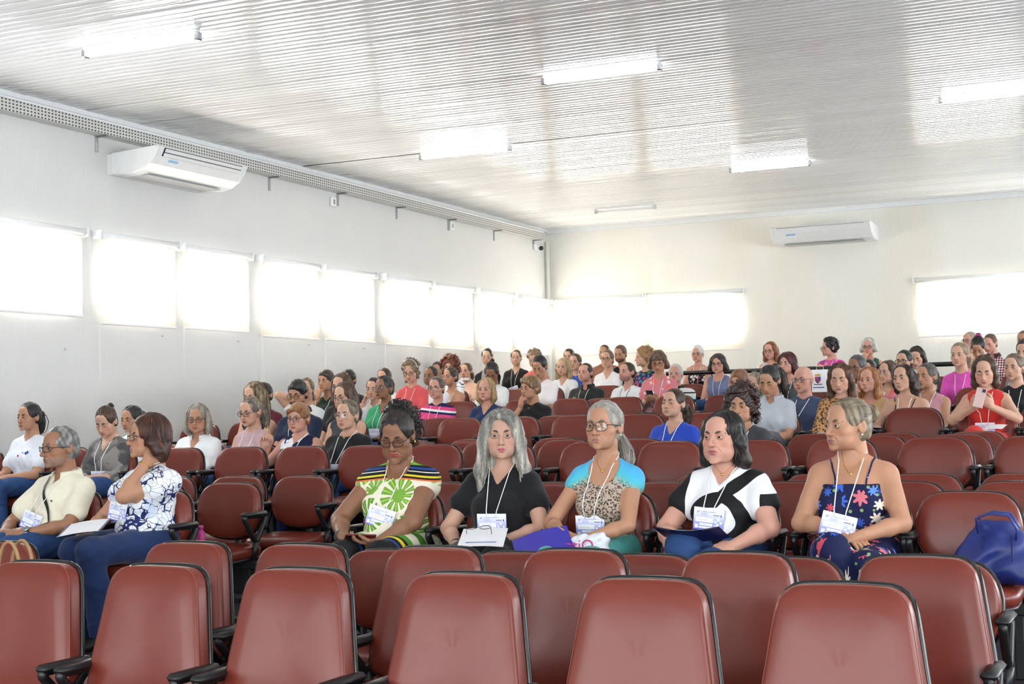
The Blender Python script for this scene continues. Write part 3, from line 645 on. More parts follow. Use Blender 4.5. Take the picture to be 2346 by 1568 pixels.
# ------------------------------------------------------------------ heads (face -Y, origin between the ears at eye level)
EYE = .0315
def head_prims():
    S = [ell((0, .016, .028), (.074, .092, .086)), ell((0, -.028, -.028), (.062, .062, .085)), ell((0, -.034, -.066), (.05, .046, .042)),
         cone((0, .036, -.05), (0, .06, -.2), .046, .05)]
    S2 = [ell((0, -.080, -.098), (.019, .015, .0145)), ell((.045, -.05, -.026), (.022, .024, .024)), ell((-.045, -.05, -.026), (.022, .024, .024)),
          cone((-.034, -.073, .017), (.034, -.073, .017), .0135), ell((0, -.075, -.066), (.03, .016, .024)), ell((0, -.05, .05), (.05, .035, .04)),
          ell((.038, -.045, -.065), (.02, .024, .024)), ell((-.038, -.045, -.065), (.02, .024, .024))]
    return S, S2
def head_field(h):
    F = Field((-.1, -.135, -.2), (.1, .125, .13), h)
    S, S2 = head_prims(); F.add(S, .03); F.add(S2, .018)
    F.add([ell((0, -.035, -.142), (.06, .05, .028))], .03, cut=True)
    for s in (-1, 1):
        F.add([ell((s*EYE, -.094, -.001), (.0155, .013, .0115))], .014, cut=True)          # eye socket
    F.add([cone((0, -.083, .012), (0, -.107, -.032), .0075, .0105)], .010)                   # nose ridge
    F.add([ell((0, -.108, -.036), (.0115, .0105, .0095))], .006)
    for s in (-1, 1):
        F.add([ell((s*.0135, -.096, -.039), (.0075, .009, .0075))], .005)
        F.add([ell((s*.007, -.105, -.046), (.0035, .0055, .003))], .003, cut=True)          # nostril
        F.add([cone((s*.018, -.096, -.045), (s*.03, -.083, -.066), .003, .002)], .006, cut=True)   # smile fold
        # eyelids rim
        F.add([cone((s*(EYE - .014), -.0835, -.001), (s*EYE, -.0905, .0075), .0026), cone((s*EYE, -.0905, .0075), (s*(EYE + .015), -.079, .001), .0026)], .003)
        F.add([cone((s*(EYE - .014), -.0835, -.003), (s*EYE, -.089, -.0085), .0022), cone((s*EYE, -.089, -.0085), (s*(EYE + .015), -.079, -.002), .0022)], .003)
        # ear
        R = Rz(-s*.35)
        F.add([ell((s*.077, .02, -.006), (.007, .019, .031), R)], .006); F.add([ell((s*.083, .014, -.002), (.005, .009, .018), R)], .004, cut=True)
    up = [((-.023, -.082, -.067), (-.009, -.0935, -.0625)), ((-.009, -.0935, -.0625), (0, -.0945, -.0638)), ((0, -.0945, -.0638), (.009, -.0935, -.0625)), ((.009, -.0935, -.0625), (.023, -.082, -.067))]
    lo = [((-.021, -.082, -.0685), (-.008, -.0918, -.0725)), ((-.008, -.0918, -.0725), (.008, -.0918, -.0725)), ((.008, -.0918, -.0725), (.021, -.082, -.0685))]
    F.add([cone(a, b, .0034) for a, b in up], .004); F.add([cone(a, b, .0042) for a, b in lo], .004)
    F.add([cone((-.024, -.085, -.0675), (0, -.0995, -.0675), .0013), cone((0, -.0995, -.0675), (.024, -.085, -.0675), .0013)], .002, cut=True)
    F.add([ell((0, -.094, -.083), (.014, .006, .004))], .006, cut=True)
    lips = [cone(a, b, .0043) for a, b in up] + [cone(a, b, .0048) for a, b in lo]
    return F, lips
BROW = [(.014, -.086, .0165), (.026, -.088, .0225), (.038, -.08, .0225), (.05, -.066, .0165)]
HEADS = {}
def head_template(lod):
    """verts, quads, masks (lips, brow, cheek) of one generic head"""
    if lod in HEADS: return HEADS[lod]
    h = (.0026, .0038, .0058)[lod]
    F, lips = head_field(h); co, q = F.mesh(); co = relax(co, q, 2, .3)
    m = co[:, 2] > -.185; co, q, _ = keep(co, q, m)
    X, Y, Z = co.T
    dl = np.min([pdist(p, X, Y, Z) for p in lips], 0)
    lip = np.clip(1 - dl/(.0012 if lod == 0 else .002), 0, 1)*(np.abs(X) < .027)
    b = np.minimum(np.min([pdist(cone(BROW[i], BROW[i + 1], (.0026, .0034, .003)[i], (.0034, .003, .0012)[i]), np.abs(X), Y, Z) for i in range(3)], 0), 1)
    brow = np.clip(1 - (b - .001)/(.0018 if lod == 0 else .003), 0, 1)
    cheek = np.exp(-(((np.abs(X) - .042)/.02)**2 + ((Z + .035)/.02)**2))*(Y < 0) + .6*np.exp(-((X/.012)**2 + ((Z + .036)/.012)**2))*(Y < -.08)
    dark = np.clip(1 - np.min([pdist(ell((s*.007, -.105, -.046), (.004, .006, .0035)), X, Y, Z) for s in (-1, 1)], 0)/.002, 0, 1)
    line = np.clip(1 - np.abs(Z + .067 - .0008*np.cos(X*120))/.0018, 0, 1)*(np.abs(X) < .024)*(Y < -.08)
    sock = np.exp(-(((np.abs(X) - EYE)/.017)**2 + ((Z - .003)/.011)**2))*(Y < -.05)  # mask for the painted shade around the eyes
    HEADS[lod] = (co, q, lip, brow, cheek, dark, line, sock)
    return HEADS[lod]

def eyeball(s, gaze=(0, 0), lid=.38, iris=(.12, .07, .04), skin=(.6, .4, .3), lod=0, lash=(.03, .02, .015)):
    """eyeball with iris rings about the gaze axis, plus upper and lower lid shells"""
    r = .0128; n = (20, 14, 10)[lod]
    c = V(s*EYE, -.0765, -.0005)
    th = np.radians([0, 9, 15, 27, 31, 37, 52, 75, 100]); ph = np.linspace(0, 2*np.pi, n, endpoint=False)
    cols = [(.01,)*3, (.01,)*3, (.012,)*3, tuple(iris), tuple(np.array(iris)*.5), (.8, .77, .74), (.8, .76, .73), (.75, .66, .62), (.7, .5, .45)]
    co = [[0, -1, 0]]; cl = [cols[0]]
    for a, k in zip(th[1:], cols[1:]):
        for b in ph: co.append((math.sin(a)*math.cos(b), -math.cos(a), math.sin(a)*math.sin(b))); cl.append(k)
    R = Rz(gaze[0]) @ Rx(gaze[1]); co = np.array(co)*r @ R.T + c; q = []; t = []
    for k in range(n): t.append((0, 1 + k, 1 + (k + 1) % n))
    for i in range(len(th) - 2):
        for k in range(n): q.append((1 + i*n + k, 1 + (i + 1)*n + k, 1 + (i + 1)*n + (k + 1) % n, 1 + i*n + (k + 1) % n))
    out = [(co, q, t, np.array(cl))]
    # lids: latitude bands about the x axis
    m = 7; U = np.linspace(-1.35, 1.35, 9)
    for up in (1, -1):
        if up > 0: A = np.linspace(1.75, .62 - lid*1.25, m)      # angle above the forward axis
        else: A = np.linspace(-1.6, -.52 - .05*lid, m)
        rows = []; cl = []
        for i, a in enumerate(A):
            rr = r*1.09 if i < m - 1 else r*1.13
            for u in U:
                aa = a*math.cos(u)**.5 if abs(u) < 1.5 else 0
                # slit narrows towards the corners
                k = (abs(u)/1.35)**2.2; aa = a*(1 - k) + (-.06)*k if i == m - 1 else a*(1 - .5*k*(i/(m - 1))) + 0
                d = V(math.sin(u)*1.06, -math.cos(u)*math.cos(aa), math.sin(aa)*(.35 + .65*math.cos(u)))
                rows.append(c + rr*d); cl.append(np.array(lash)*(1 if up > 0 else 1) + (0 if up > 0 else np.array(skin)*.45) if i == m - 1 else np.array(skin)*(.82 if up > 0 else .9))
        q = [(i*9 + k, i*9 + k + 1, (i + 1)*9 + k + 1, (i + 1)*9 + k) for i in range(m - 1) for k in range(8)]
        if up < 0: q = [f[::-1] for f in q]
        out.append((np.array(rows), q, [], np.array(cl)))
    return out

def head_mesh(B, p, Rh, O):
    """add a head to builder B (MB), transformed by rotation Rh and origin O"""
    lod = p['lod']; co, q, lip, brow, cheek, dark, line, sock = head_template(lod)
    co = co.copy(); X, Y, Z = co.T
    sk = np.array(p['skin'])
    wf = p.get('fw', 1.0); jaw = p.get('jaw', 0.0); nose = p.get('nose', 0.0); age = p.get('age', 0.0)
    low = np.clip((-.02 - Z)/.06, 0, 1)*np.clip((.06 - Y)/.08, 0, 1)
    def warp(co):
        co = co.copy(); Z = co[:, 2]; Y = co[:, 1]
        low = np.clip((-.015 - Z)/.06, 0, 1)*np.clip((.07 - Y)/.08, 0, 1)
        co[:, 0] *= wf*(1 + jaw*low)
        n = np.exp(-((co[:, 0]/.02)**2 + ((Z + .03)/.03)**2))*(Y < -.085)
        co[:, 1] -= nose*n
        co[:, 2] *= p.get('fl', 1.0)
        return co
    if p.get('chin'):
        k = np.exp(-((co[:, 2] + .112)/.028)**2)*(co[:, 1] < .02)*np.clip((.02 - co[:, 1])/.05, 0, 1); co[:, 1] -= .016*k*np.exp(-((co[:, 2] + .125)/.02)**2); co[:, 2] -= .012*k; co[:, 0] *= 1 + .10*k
    co = warp(co)
    col = np.tile(sk, (len(co), 1))*(1 + .03*vnoise(co, 90, 3)[:, None])
    red = np.clip(sk*np.array([1.06, .78, .74]), 0, 1)
    col = col + (red - col)*(cheek*p.get('blush', .55))[:, None]
    col = col*(1 - (.18, .26, .34)[lod]*sock[:, None]*p.get('shadow', 1.0))  # eye sockets darkened: shade painted into the skin colour
    hc = np.array(p['browcol']); col = col + (hc - col)*(brow*p.get('browk', .95))[:, None]
    lc = np.array(p.get('lip', sk*np.array([.78, .42, .44]))); col = col + (lc - col)*(lip*p.get('lipk', .9))[:, None]
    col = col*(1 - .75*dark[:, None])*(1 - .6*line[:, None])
    if p.get('beard'):
        Xa = np.abs(co[:, 0]); bd = np.clip((-.048 - Z - .25*np.clip(Y + .03, 0, 1))/.012, 0, 1)*(Y < .03)*(1 - lip)*np.clip((.125 + Z)/.01, 0, 1)
        mu = np.clip(1 - np.abs(Z + .054)/.006, 0, 1)*(Xa < .028)*(Y < -.07)
        bd = np.clip(np.maximum(bd, mu), 0, 1)*p['beard']; bc = np.array(p.get('beardcol', hc)); col = col + (bc - col)*bd[:, None]
    if p.get('stubble'):
        sc = np.array(p['scalpcol']); up = np.clip((Z - .045 - .2*(Y + .02))/.02, 0, 1); col = col + (sc - col)*(up*p['stubble'])[:, None]
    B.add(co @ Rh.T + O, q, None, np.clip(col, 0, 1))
    for s in (-1, 1):
        for c2, q2, t2, k2 in eyeball(s, p.get('gaze', (0, 0)), p.get('lid', .26), p.get('iris', (.09, .05, .03)), sk, lod):
            B.add(warp(c2) @ Rh.T + O, q2, t2, k2)
    return warp
# ------------------------------------------------------------------ hair, in head coordinates
def hair_build(B, p, warp, Rh, O, seed):
    """p['hair'] = dict(style, col, col2, len, vol, ...) ; fills builder B"""
    hp = p['hair']; st = hp['style']; rng = np.random.RandomState(seed); lod = p['lod']
    h = hp.get('vox', (.0042, .006, .0085)[lod]); vol = hp.get('vol', .010); L = hp.get('len', .16); side = hp.get('part', 1)
    c1 = np.array(hp['col']); c2 = np.array(hp.get('col2', c1*1.25)); root = np.array(hp.get('root', c1))
    lo = V(-.16, -.14, -.16 - max(L - .12, 0)); hi = V(.16, .2, .2) if not hp.get('big') else V(.16, .25, .2)
    if st in ('long', 'bob', 'curly'): lo[2] = -.12 - L; lo[0] -= vol*1.2; hi[0] += vol*1.2; hi[2] += vol; hi[1] += vol
    if st in ('tail',): lo[2] = min(lo[2], -.1 - L)
    F = Field(lo, hi, h)
    cap = ell((0, .018, .030), (.073 + vol, .093 + vol, .084 + vol))
    F.add([cap, ell((0, .05, -.03), (.062 + vol*.8, .055 + vol*.8, .06))], .03)
    top = hp.get('top', 0)
    if top: F.add([ell((side*.012, -.015, .075), (.055, .07, .03 + top))], .03)
    fz = hp.get('line', 0.0)       # raises (+) or lowers (-) the hairline
    face = [ell((0, -.105, -.03 + fz), (.060, .072, .087)), ell((0, -.10, -.075), (.072, .083, .068))]
    if st in ('tail', 'bun', 'back'): face.append(ell((0, -.088, -.002 + fz), (.078, .046, .046)))
    F.add(face, .018, cut=True)
    if st in ('short', 'tail', 'bun', 'back'):
        for s in (-1, 1): F.add([ell((s*.085, .0, -.048), (.03, .05, .048))], .012, cut=True)
        F.add([ell((0, .10, -.16), (.2, .12, .10))], .01, cut=True); F.add([ell((0, -.03, -.12), (.2, .07, .09))], .01, cut=True)
    if st == 'short' and hp.get('recede'):
        for s in (-1, 1): F.add([ell((s*.045, -.075, .075), (.03, .05, .03))], .01, cut=True)
    if st == 'short' and hp.get('fringe'):
        F.add([cone((side*.05, -.055, .085), (-side*.04, -.088, .062), .022, .014), cone((-side*.04, -.085, .065), (-side*.066, -.05, .02), .016, .009)], .012)
    knot = None
    if st in ('tail', 'bun'):
        kz = hp.get('kz', .03); knot = V(0, .105, kz)
    if st == 'tail':
        a = knot; sx = hp.get('sx', .0)
        if hp.get('big'):
            F.add([ell((0, .125, kz + .015), (.078, .085, .078)), ell((0, .155, kz - .06), (.070, .065, .095))], .03)
        else:
            F.add(chain([a, a + V(sx*.3, .045, -.005), a + V(sx*.7, .05, -.06), a + V(sx, .03, -L*.75), a + V(sx*1.2, .01, -L)], (.02, .024, .027, .022, .008)), .02)
    if st == 'bun':
        r = hp.get('r', .036); F.add([ell(knot + V(0, .018, 0), (r, r*.85, r*.95))], .012)
    if st in ('long', 'bob'):
        out = hp.get('flare', .0); fwd = hp.get('fwd', .0)
        for s in (-1, 1):
            a = V(s*.066, -.01, .05); b = V(s*(.08 + vol*.6), -.005, -.03); c = V(s*(.082 + vol*.7 + out*.5), .0 - fwd*.5, -.03 - L*.5); d = V(s*(.07 + vol*.4 + out), .01 - fwd, -.02 - L)
            w = .022 + vol*.45
            F.add(chain([a, b, c, d], (.028, w*.9, w, w*.55)), .03)
            if st == 'long': F.add(chain([V(s*.055, .06, 0), V(s*.06, .065, -L*.6), V(s*.055, .06, -.02 - L*.95)], (.04, .04, .022)), .03)
        F.add([ell((0, .06, -.02 - L*.42), (.075 + vol, .05 + vol*.6, .05 + L*.55))], .03)
        F.add([ell((0, -.11, -.07), (.052, .075, .13 + L*.3)), ell((0, -.105, -.03 + fz), (.058, .072, .088))], .014, cut=True)
        if hp.get('fringe'): F.add([cone((0, -.07, .09), (-.045, -.082, .045), .022, .012), cone((0, -.07, .09), (.045, -.082, .045), .022, .012), cone((-.04, -.085, .05), (.04, -.085, .05), .013)], .01)
        if hp.get('sweep'):
            F.add([cone((-side*.03, -.06, .095), (side*.03, -.083, .085), .02, .016), cone((side*.03, -.083, .085), (side*.066, -.06, .02), .016, .014), cone((side*.066, -.06, .02), (side*.078, -.035, -.05), .014, .016)], .012)
    if st == 'curly':
        n = int(hp.get('n', 260)); R = .011 + vol*.16
        for i in range(n):
            d = rng.randn(3); d /= np.linalg.norm(d); d[2] = d[2]*.9 + .1
            if d[1] < -.55 and d[2] < .55: continue
            c = V(0, .025, .03) + d*(np.array([.076, .09, .088]) + vol*1.5)
            if d[2] < -.1: c[2] -= rng.rand()*L*.8; c[1] += .02
            F.add([ell(c, V(1, 1, 1)*R*(.8 + .5*rng.rand()))], .012)
        F.add([ell((0, -.12, -.045 + fz), (.066, .095, .112)), ell((0, -.17, -.04), (.09, .1, .12))], .008, cut=True)
    X, Y, Z = F.grid(); P = None
    if hp.get('ripple', 1):
        amp = hp.get('amp', .0018 if st != 'curly' else .004); fq = 190 if st != 'curly' else 260
        G = np.zeros_like(F.f)
        if st in ('long', 'bob'): a1 = np.arctan2(X, Y + .35); G = .35*np.sin(a1*40 + 3*np.sin(Z*9)) + .8*np.sin(a1*150 + 4*np.sin(Z*16 + 1) + 2*np.sin(Y*40))
        elif st == 'curly': G = np.sin(X*fq + 3*np.sin(Z*70))*np.sin(Y*fq + 2*np.sin(X*80)) + np.sin(Z*fq*1.1 + 3*np.sin(Y*60))
        else: G = np.sin(X*fq + 3*np.sin(Y*30)) + .6*np.sin(Z*fq*.8 + X*80 + 2*np.sin(Y*25))
        F.f += (amp*G*.6).astype(np.float32)
    co, q = F.mesh()
    if len(co) == 0: return
    def tint(P, base=0):
        n = .5 + .5*vnoise(P*np.array([1.0, 1.0, .12 if st in ('long', 'bob') else .5]), 150, seed); k = np.clip((n - .35)*1.6, 0, 1)[:, None]
        c = c1 + (c2 - c1)*k*hp.get('mix', .7)
        rt = np.clip((P[:, 2] - .02)/.08, 0, 1)[:, None]*hp.get('rootk', 0); return c*(1 - rt) + root*rt
    col = tint(co)
    B.add(warp(co) @ Rh.T + O, q, None, col)
    F0 = F
    def snap(P, lift=.001):
        P = np.asarray(P, float).copy()
        for it in range(3):
            d = F0.at(P); e = .006
            g = np.stack([F0.at(P + V(*(e if i == j else 0 for j in range(3)))) - F0.at(P - V(*(e if i == j else 0 for j in range(3)))) for i in range(3)], 1)
            g /= np.linalg.norm(g, axis=1)[:, None] + 1e-6
            P = P - g*np.clip(d - lift, -.03, .03)[:, None]
        return P
    # loose locks that break up the outline
    nl = hp.get('locks', (170, 60, 16)[lod]); sides = (5, 4, 3)[lod]
    def onto(d, r=0.0): return V(0, .018, .030) + d*(np.array([.073, .093, .084]) + vol + r)
    if st in ('long', 'bob'):
        for i in range(nl):
            ph = rng.uniform(.62, 2*np.pi - .62); dx, dy = math.sin(ph), -math.cos(ph); pts = []
            th0 = rng.uniform(.05, .5); wv = rng.uniform(.002, .010); w0 = rng.rand()*6; rr = rng.uniform(-.003, .005); Ls = L*rng.uniform(.75, 1.08)
            for t in np.linspace(0, 1, 5):
                th = th0 + (1.5 - th0)*t; pts.append(onto(V(math.sin(th)*dx, math.sin(th)*dy, math.cos(th)), rr))
            e = pts[-1].copy(); ow = V(dx, dy*.6, 0)
            for t in np.linspace(.15, 1, 7):
                k = hp.get('flare', 0)*t*t - .018*t*t
                pts.append(e + V(0, 0, -1)*Ls*t + ow*(k + .006*t) + V(math.cos(w0 + 5*t), math.sin(w0 + 5*t), 0)*wv*t)
            pts = np.array(pts); pts[:, 0] = np.where((pts[:, 1] < -.06) & (pts[:, 2] < .05), np.sign(pts[:, 0])*np.maximum(np.abs(pts[:, 0]), .062), pts[:, 0])
            pts[1:10] = snap(pts[1:10], rng.uniform(-.001, .003)); pts[10:] += (pts[9] - e - V(0, 0, -1)*Ls*np.linspace(.15, 1, 7)[4])*V(1, 1, 0)*.8
            r = np.concatenate([[.002], np.full(8, .0036), [.0034, .0028, .0008]])*rng.uniform(.6, 1.25)
            b = MB().tube(pts, r, sides); cc = np.concatenate(b.co); kk = rng.rand()
            B.add(warp(cc) @ Rh.T + O, np.concatenate(b.q), np.concatenate(b.t), tint(cc)*(.75 + .5*kk))
    elif st in ('tail', 'bun', 'back'):
        kn = knot if knot is not None else V(0, .11, .0)
        for i in range(int(nl*.9)):
            a = rng.uniform(-2.0, 2.0); d0 = V(math.sin(a)*.98, -.72 if abs(a) < 1.1 else .1, math.cos(a)*.62 + .28); d0 /= np.linalg.norm(d0)
            d1 = (kn - V(0, .018, .03))/np.array([.073, .093, .084]); d1 /= np.linalg.norm(d1); pts = []
            for t in np.linspace(0, 1, 9):
                d = d0*(1 - t) + d1*t; d /= np.linalg.norm(d); pts.append(onto(d, -.0015 + .002*math.sin(t*3.1)))
            b = MB().tube(pts, np.linspace(.0028, .0042, 9)*rng.uniform(.6, 1.2), sides); cc = np.concatenate(b.co)
            B.add(warp(cc) @ Rh.T + O, np.concatenate(b.q), np.concatenate(b.t), tint(cc)*(.8 + .45*rng.rand()))
        if st == 'bun':
            for i in range(int(nl*.4)):
                r = hp.get('r', .036); a0 = rng.rand()*6.28; zt = rng.uniform(-.9, .9); pts = [kn + V(0, .018, 0) + V(math.cos(a0 + t)*r*math.sqrt(1 - zt*zt)*1.0, math.sin(zt*1.2)*r*.85, math.sin(a0 + t)*r*math.sqrt(1 - zt*zt)*.95) for t in np.linspace(0, 2.6, 9)]
                b = MB().tube(pts, np.concatenate([[.001], np.full(7, .0038), [.001]]), sides); cc = np.concatenate(b.co)
                B.add(warp(cc) @ Rh.T + O, np.concatenate(b.q), np.concatenate(b.t), tint(cc)*(.8 + .5*rng.rand()))
        if st == 'tail':
            sx = hp.get('sx', 0.)
            for i in range(int(nl*.5)):
                o = rng.randn(3)*V(.011, .010, .006); a = kn
                ks = [a, a + V(sx*.3, .045, -.005), a + V(sx*.7, .05, -.06), a + V(sx, .03, -L*.75), a + V(sx*1.2, .01, -L*rng.uniform(.95, 1.12))]
                pts = [k + o*w + rng.randn(3)*.002 for k, w in zip(ks, (.5, 1.4, 2.0, 2.0, 1.2))]
                if hp.get('big'): continue
                b = MB().tube(pts, (.003, .004, .004, .003, .0008), sides); cc = np.concatenate(b.co)
                B.add(warp(cc) @ Rh.T + O, np.concatenate(b.q), np.concatenate(b.t), tint(cc)*(.75 + .5*rng.rand()))
    if st == 'curly' or hp.get('big'):
        for i in range(int(nl*(2.2 if lod == 0 else 2.2))):
            d = rng.randn(3); d /= np.linalg.norm(d)
            if st == 'curly':
                if d[1] < -.25 and d[2] < .6: continue
                c = V(0, .025, .03) + d*(np.array([.08, .095, .092]) + vol*1.6)
                if d[2] < 0: c[2] -= rng.rand()*L*.9; c[1] += .015
                c = snap(c[None])[0]
                if abs(F0.at(c)) > .012: continue
            else: c = snap((V(0, .13, hp.get('kz', .03) - .02) + d*np.array([.08, .085, .125]))[None])[0]
            if st != 'curly' and c[1] < .05: continue
            ax = rng.randn(3); ax /= np.linalg.norm(ax); u = np.cross(ax, d); u /= np.linalg.norm(u) + 1e-9; w = np.cross(ax, u); R = rng.uniform(.005, .011)
            pts = [c + R*(math.cos(t)*u + math.sin(t)*w) + ax*t*.003 + d*.004 for t in np.linspace(0, rng.uniform(4, 8), 10)]
            b = MB().tube(pts, np.concatenate([np.full(8, .0026), [.002, .0008]]), sides); cc = np.concatenate(b.co)
            B.add(warp(cc) @ Rh.T + O, np.concatenate(b.q), np.concatenate(b.t), tint(cc)*(.7 + .6*rng.rand()))
# ------------------------------------------------------------------ hands (right hand: palm down, fingers -Y, thumb +X)
HANDS = {}
def hand_template(kind, lod):
    key = (kind, lod)
    if key in HANDS: return HANDS[key]
    curl = {'flat': (.12, .18, .12), 'rest': (.35, .45, .3), 'curl': (.7, .9, .5), 'grip': (1.0, 1.25, .7), 'pinch': (.85, .8, .4)}[kind]
    h = (.0034, .0052, .0075)[lod]; fat = (1.0, 1.05, 1.2)[lod]
    F = Field((-.075, -.21, -.1), (.085, .03, .035), h)
    F.add([ell((0, -.05, 0), (.040, .052, .0145)), cone((0, .02, 0), (0, -.02, 0), .024, .026), ell((.026, -.035, -.008), (.02, .03, .013))], .02)
    for i, (x, L) in enumerate(((.030, .066), (.0105, .075), (-.0105, .069), (-.030, .054))):
        a = V(x, -.088 + .006*abs(i - 1.2), .001); ang = 0; fan = x*2.2; pts = [a]; k = 1 + .06*i
        for j, f in enumerate((.45, .31, .24)):
            ang += curl[j]*k; d = V(fan*math.cos(ang)*.35, -math.cos(ang), -math.sin(ang)); pts.append(pts[-1] + d*L*f)
        F.add(chain(pts, tuple(r*fat for r in (.0090, .0084, .0078, .0066))), .004)
    t = [(.028, -.02, -.006), (.05, -.048, -.014), (.056, -.075, -.022 - .01*curl[0]), (.05, -.096, -.030 - .02*curl[0])]
    if kind == 'flat': t = [(.028, -.02, -.004), (.054, -.045, -.006), (.066, -.072, -.008), (.070, -.092, -.01)]
    if kind in ('grip', 'pinch'): t = [(.028, -.02, -.008), (.046, -.045, -.026), (.040, -.072, -.042), (.028, -.09, -.052)]
    F.add(chain(t, tuple(r*fat for r in (.013, .0105, .0095, .0075))), .008)
    co, q = F.mesh(); co = relax(co, q, 2, .3)
    nail = np.zeros(len(co)); HANDS[key] = (co, q); return HANDS[key]

def ik(S, W, l1, l2, hint):
    d = W - S; L = np.linalg.norm(d); L = min(max(L, abs(l1 - l2) + .02), l1 + l2 - .002); u = d/np.linalg.norm(d); W = S + u*L
    a = (l1*l1 - l2*l2 + L*L)/(2*L); hgt = math.sqrt(max(l1*l1 - a*a, 0)); n = hint - u*(hint @ u); n /= np.linalg.norm(n) + 1e-9
    return S + u*a + n*hgt, W

SHOE = {}
def shoe_mesh(mat):
    if mat.name in SHOE: return SHOE[mat.name]
    B = MB(); rings = []
    for y, w, hgt in ((.07, .02, .03), (.06, .032, .075), (.03, .036, .085), (-.03, .038, .07), (-.08, .043, .05), (-.13, .042, .04), (-.165, .028, .03), (-.175, .01, .02)):
        rings.append([(w*math.cos(a)*(1 if abs(math.cos(a)) < .99 else 1), y, max(0, hgt*.5 + hgt*.5*math.sin(a))) for a in np.linspace(0, 2*np.pi, 12, endpoint=False)])
    B.loft(rings[::-1]); me = B.mesh('shoe'); me.materials.append(mat); SHOE[mat.name] = me; return me

def build_person(p):
    """one seated person; p holds pixel of the eyes, row, clothes, pose ... returns the body object"""
    lod = p['lod']; vox = p.get('vox', (.0085, .012, .017)[lod]); rowY = p['Y']; floor = p['floor']; seed = p['seed']; rng = np.random.RandomState(seed)
    male = p.get('male', False); E = p['eye']                       # world point between the eyes
    w = p.get('w', 1.0); g = p.get('g', w); sh = p.get('sh', .158 if male else .137)*(.5 + .5*w)
    by = math.radians(p.get('by', 0)); lean = p.get('lean', 0.0)    # torso yaw, forward lean (m at the neck)
    hy, hp_, hr = (math.radians(a) for a in (p.get('hy', 0), p.get('hp', 0), p.get('hr', 0)))
    Rh = Rz(hy - by) @ Rx(hp_) @ Ry(hr)                              # hp>0 looks down
    hs = p.get('hs', 1.0)
    c_off = Rh @ (V(0, -.024, p.get('nl', .099))*hs); e_off = Rh @ (V(0, -.083, 0)*hs)
    NP0 = V(p.get('slump', 0), .06 - lean, 1.0)
    eye0 = NP0 + c_off + e_off
    dz = (E[2] - floor) - eye0[2]
    zs = lambda z: .45 + (z - .45)*(1 + dz/.55) if z > .45 else z
    NP = NP0 + V(0, 0, dz); O = NP + c_off
    Rb = Rz(by); T = E - V(*(Rb @ (eye0*V(1, 1, 0)))); T[2] = floor
    def J(x, y, z):                                                  # joint with lean and height fit
        k = np.clip((z - .5)/.5, 0, 1); return V(x + NP0[0]*k, y - lean*k, zs(z))
    # ---- torso
    bust = p.get('bust', .0 if male else .6); belly = p.get('belly', .0)
    TP = [ell(J(0, .05, .525), (.155*w, .115*g, .11)), ell(J(0, .045, .62), (.128*w, .10*g, .12)), ell(J(0, .045, .75), (.132*w, .102*g, .145)),
          cone(J(-sh*.85, .06, .852), J(sh*.85, .06, .852), .048*(.6 + .4*w)), cone(J(-.048, .065, .915), J(-sh*.85, .065, .866), .034), cone(J(.048, .065, .915), J(sh*.85, .065, .866), .034)]
    if belly: TP.append(ell(J(0, -.01 - .03*belly, .60), (.118*w, .10*g*(1 + .25*belly), .105)))
    if bust:
        for s in (-1, 1): TP.append(ell(J(s*.060*w, -.030 - .024*bust, .738), (.056*w*(.8 + .2*bust), .050*(.7 + .4*bust), .057)))
    elif male: TP.append(ell(J(0, -.01, .78), (.12*w, .06, .075)))
    neck = [cone(NP + V(0, .025, -.10), NP + c_off*.35 + V(0, .012, 0), .056*p.get('nk', 1), .048*p.get('nk', 1)), cone(NP + c_off*.35 + V(0, .012, 0), O + Rh @ V(0, .036, -.05), .048*p.get('nk', 1), .044)]
    # ---- arms
    aw = p.get('aw', .5 + .5*w); l1, l2 = .262*p.get('al', 1), .232*p.get('al', 1)
    hands = p.get('hands', {}); arms = {}; UP = []; FP = []; SL = []; sl = p.get('sleeve', .55)
    for s, nm in ((-1, 'r'), (1, 'l')):
        S = J(s*sh, .062, .852); hd = dict(p.get('pose', {}).get(nm, {})); ref = hd.get('ref', 'body')
        tgt = V(*hd.get('at', (s*.055, -.27, .60)))
        if ref == 'head': W0 = O + Rh @ (tgt*hs)
        else: W0 = V(tgt[0], tgt[1], zs(tgt[2]))
        hint = V(*hd.get('hint', (s*.55, .25, -.9)))
        El, W = ik(S, W0, l1, l2, hint); arms[nm] = (S, El, W, hd, s)
        UP += [cone(S, El, .0455*aw, .0375*aw)]; FP += [cone(El, W, .0365*aw, .0255*(.7 + .3*aw))]
        FP.append(ell(El*.66 + W*.34, (.0375*aw, .0375*aw, .0375*aw)))
        if sl > 0:
            fl = p.get('slf', 0.012)
            if sl <= 1: SL.append(cone(S, S + (El - S)*sl, .047*aw, (.0455 - .008*sl)*aw + fl))
            else: SL += [cone(S, El, .047*aw, .039*aw + fl*.6), cone(El, El + (W - El)*(sl - 1), .039*aw + fl*.6, (.037 - .011*(sl - 1))*aw + fl)]
    # ---- legs
    LP = []; knees = []
    ks = p.get('knee', .10); cross = p.get('cross', 0)
    for s in (-1, 1):
        hip = V(s*.085*w, .03, .525); kn = V(s*ks, -.41, .515 + (.10 if cross == s else 0)); an = V(s*ks*.9, -.36, .09)
        if cross == s: kn[0] *= .45; kn[1] = -.37; kn[2] = .585; an = V(-s*.11, -.47, .24)
        knees.append((hip, kn, an, s)); LP += [cone(hip, kn, .092*(.55 + .45*w), .062*(.6 + .4*w))]
    zmax = max([1.0 + dz + .06] + [max(a[1][2], a[2][2]) + .08 for a in arms.values()])
    xm = max([sh + .13] + [max(abs(a[1][0]), abs(a[2][0])) + .09 for a in arms.values()] + [.2*w + .04])
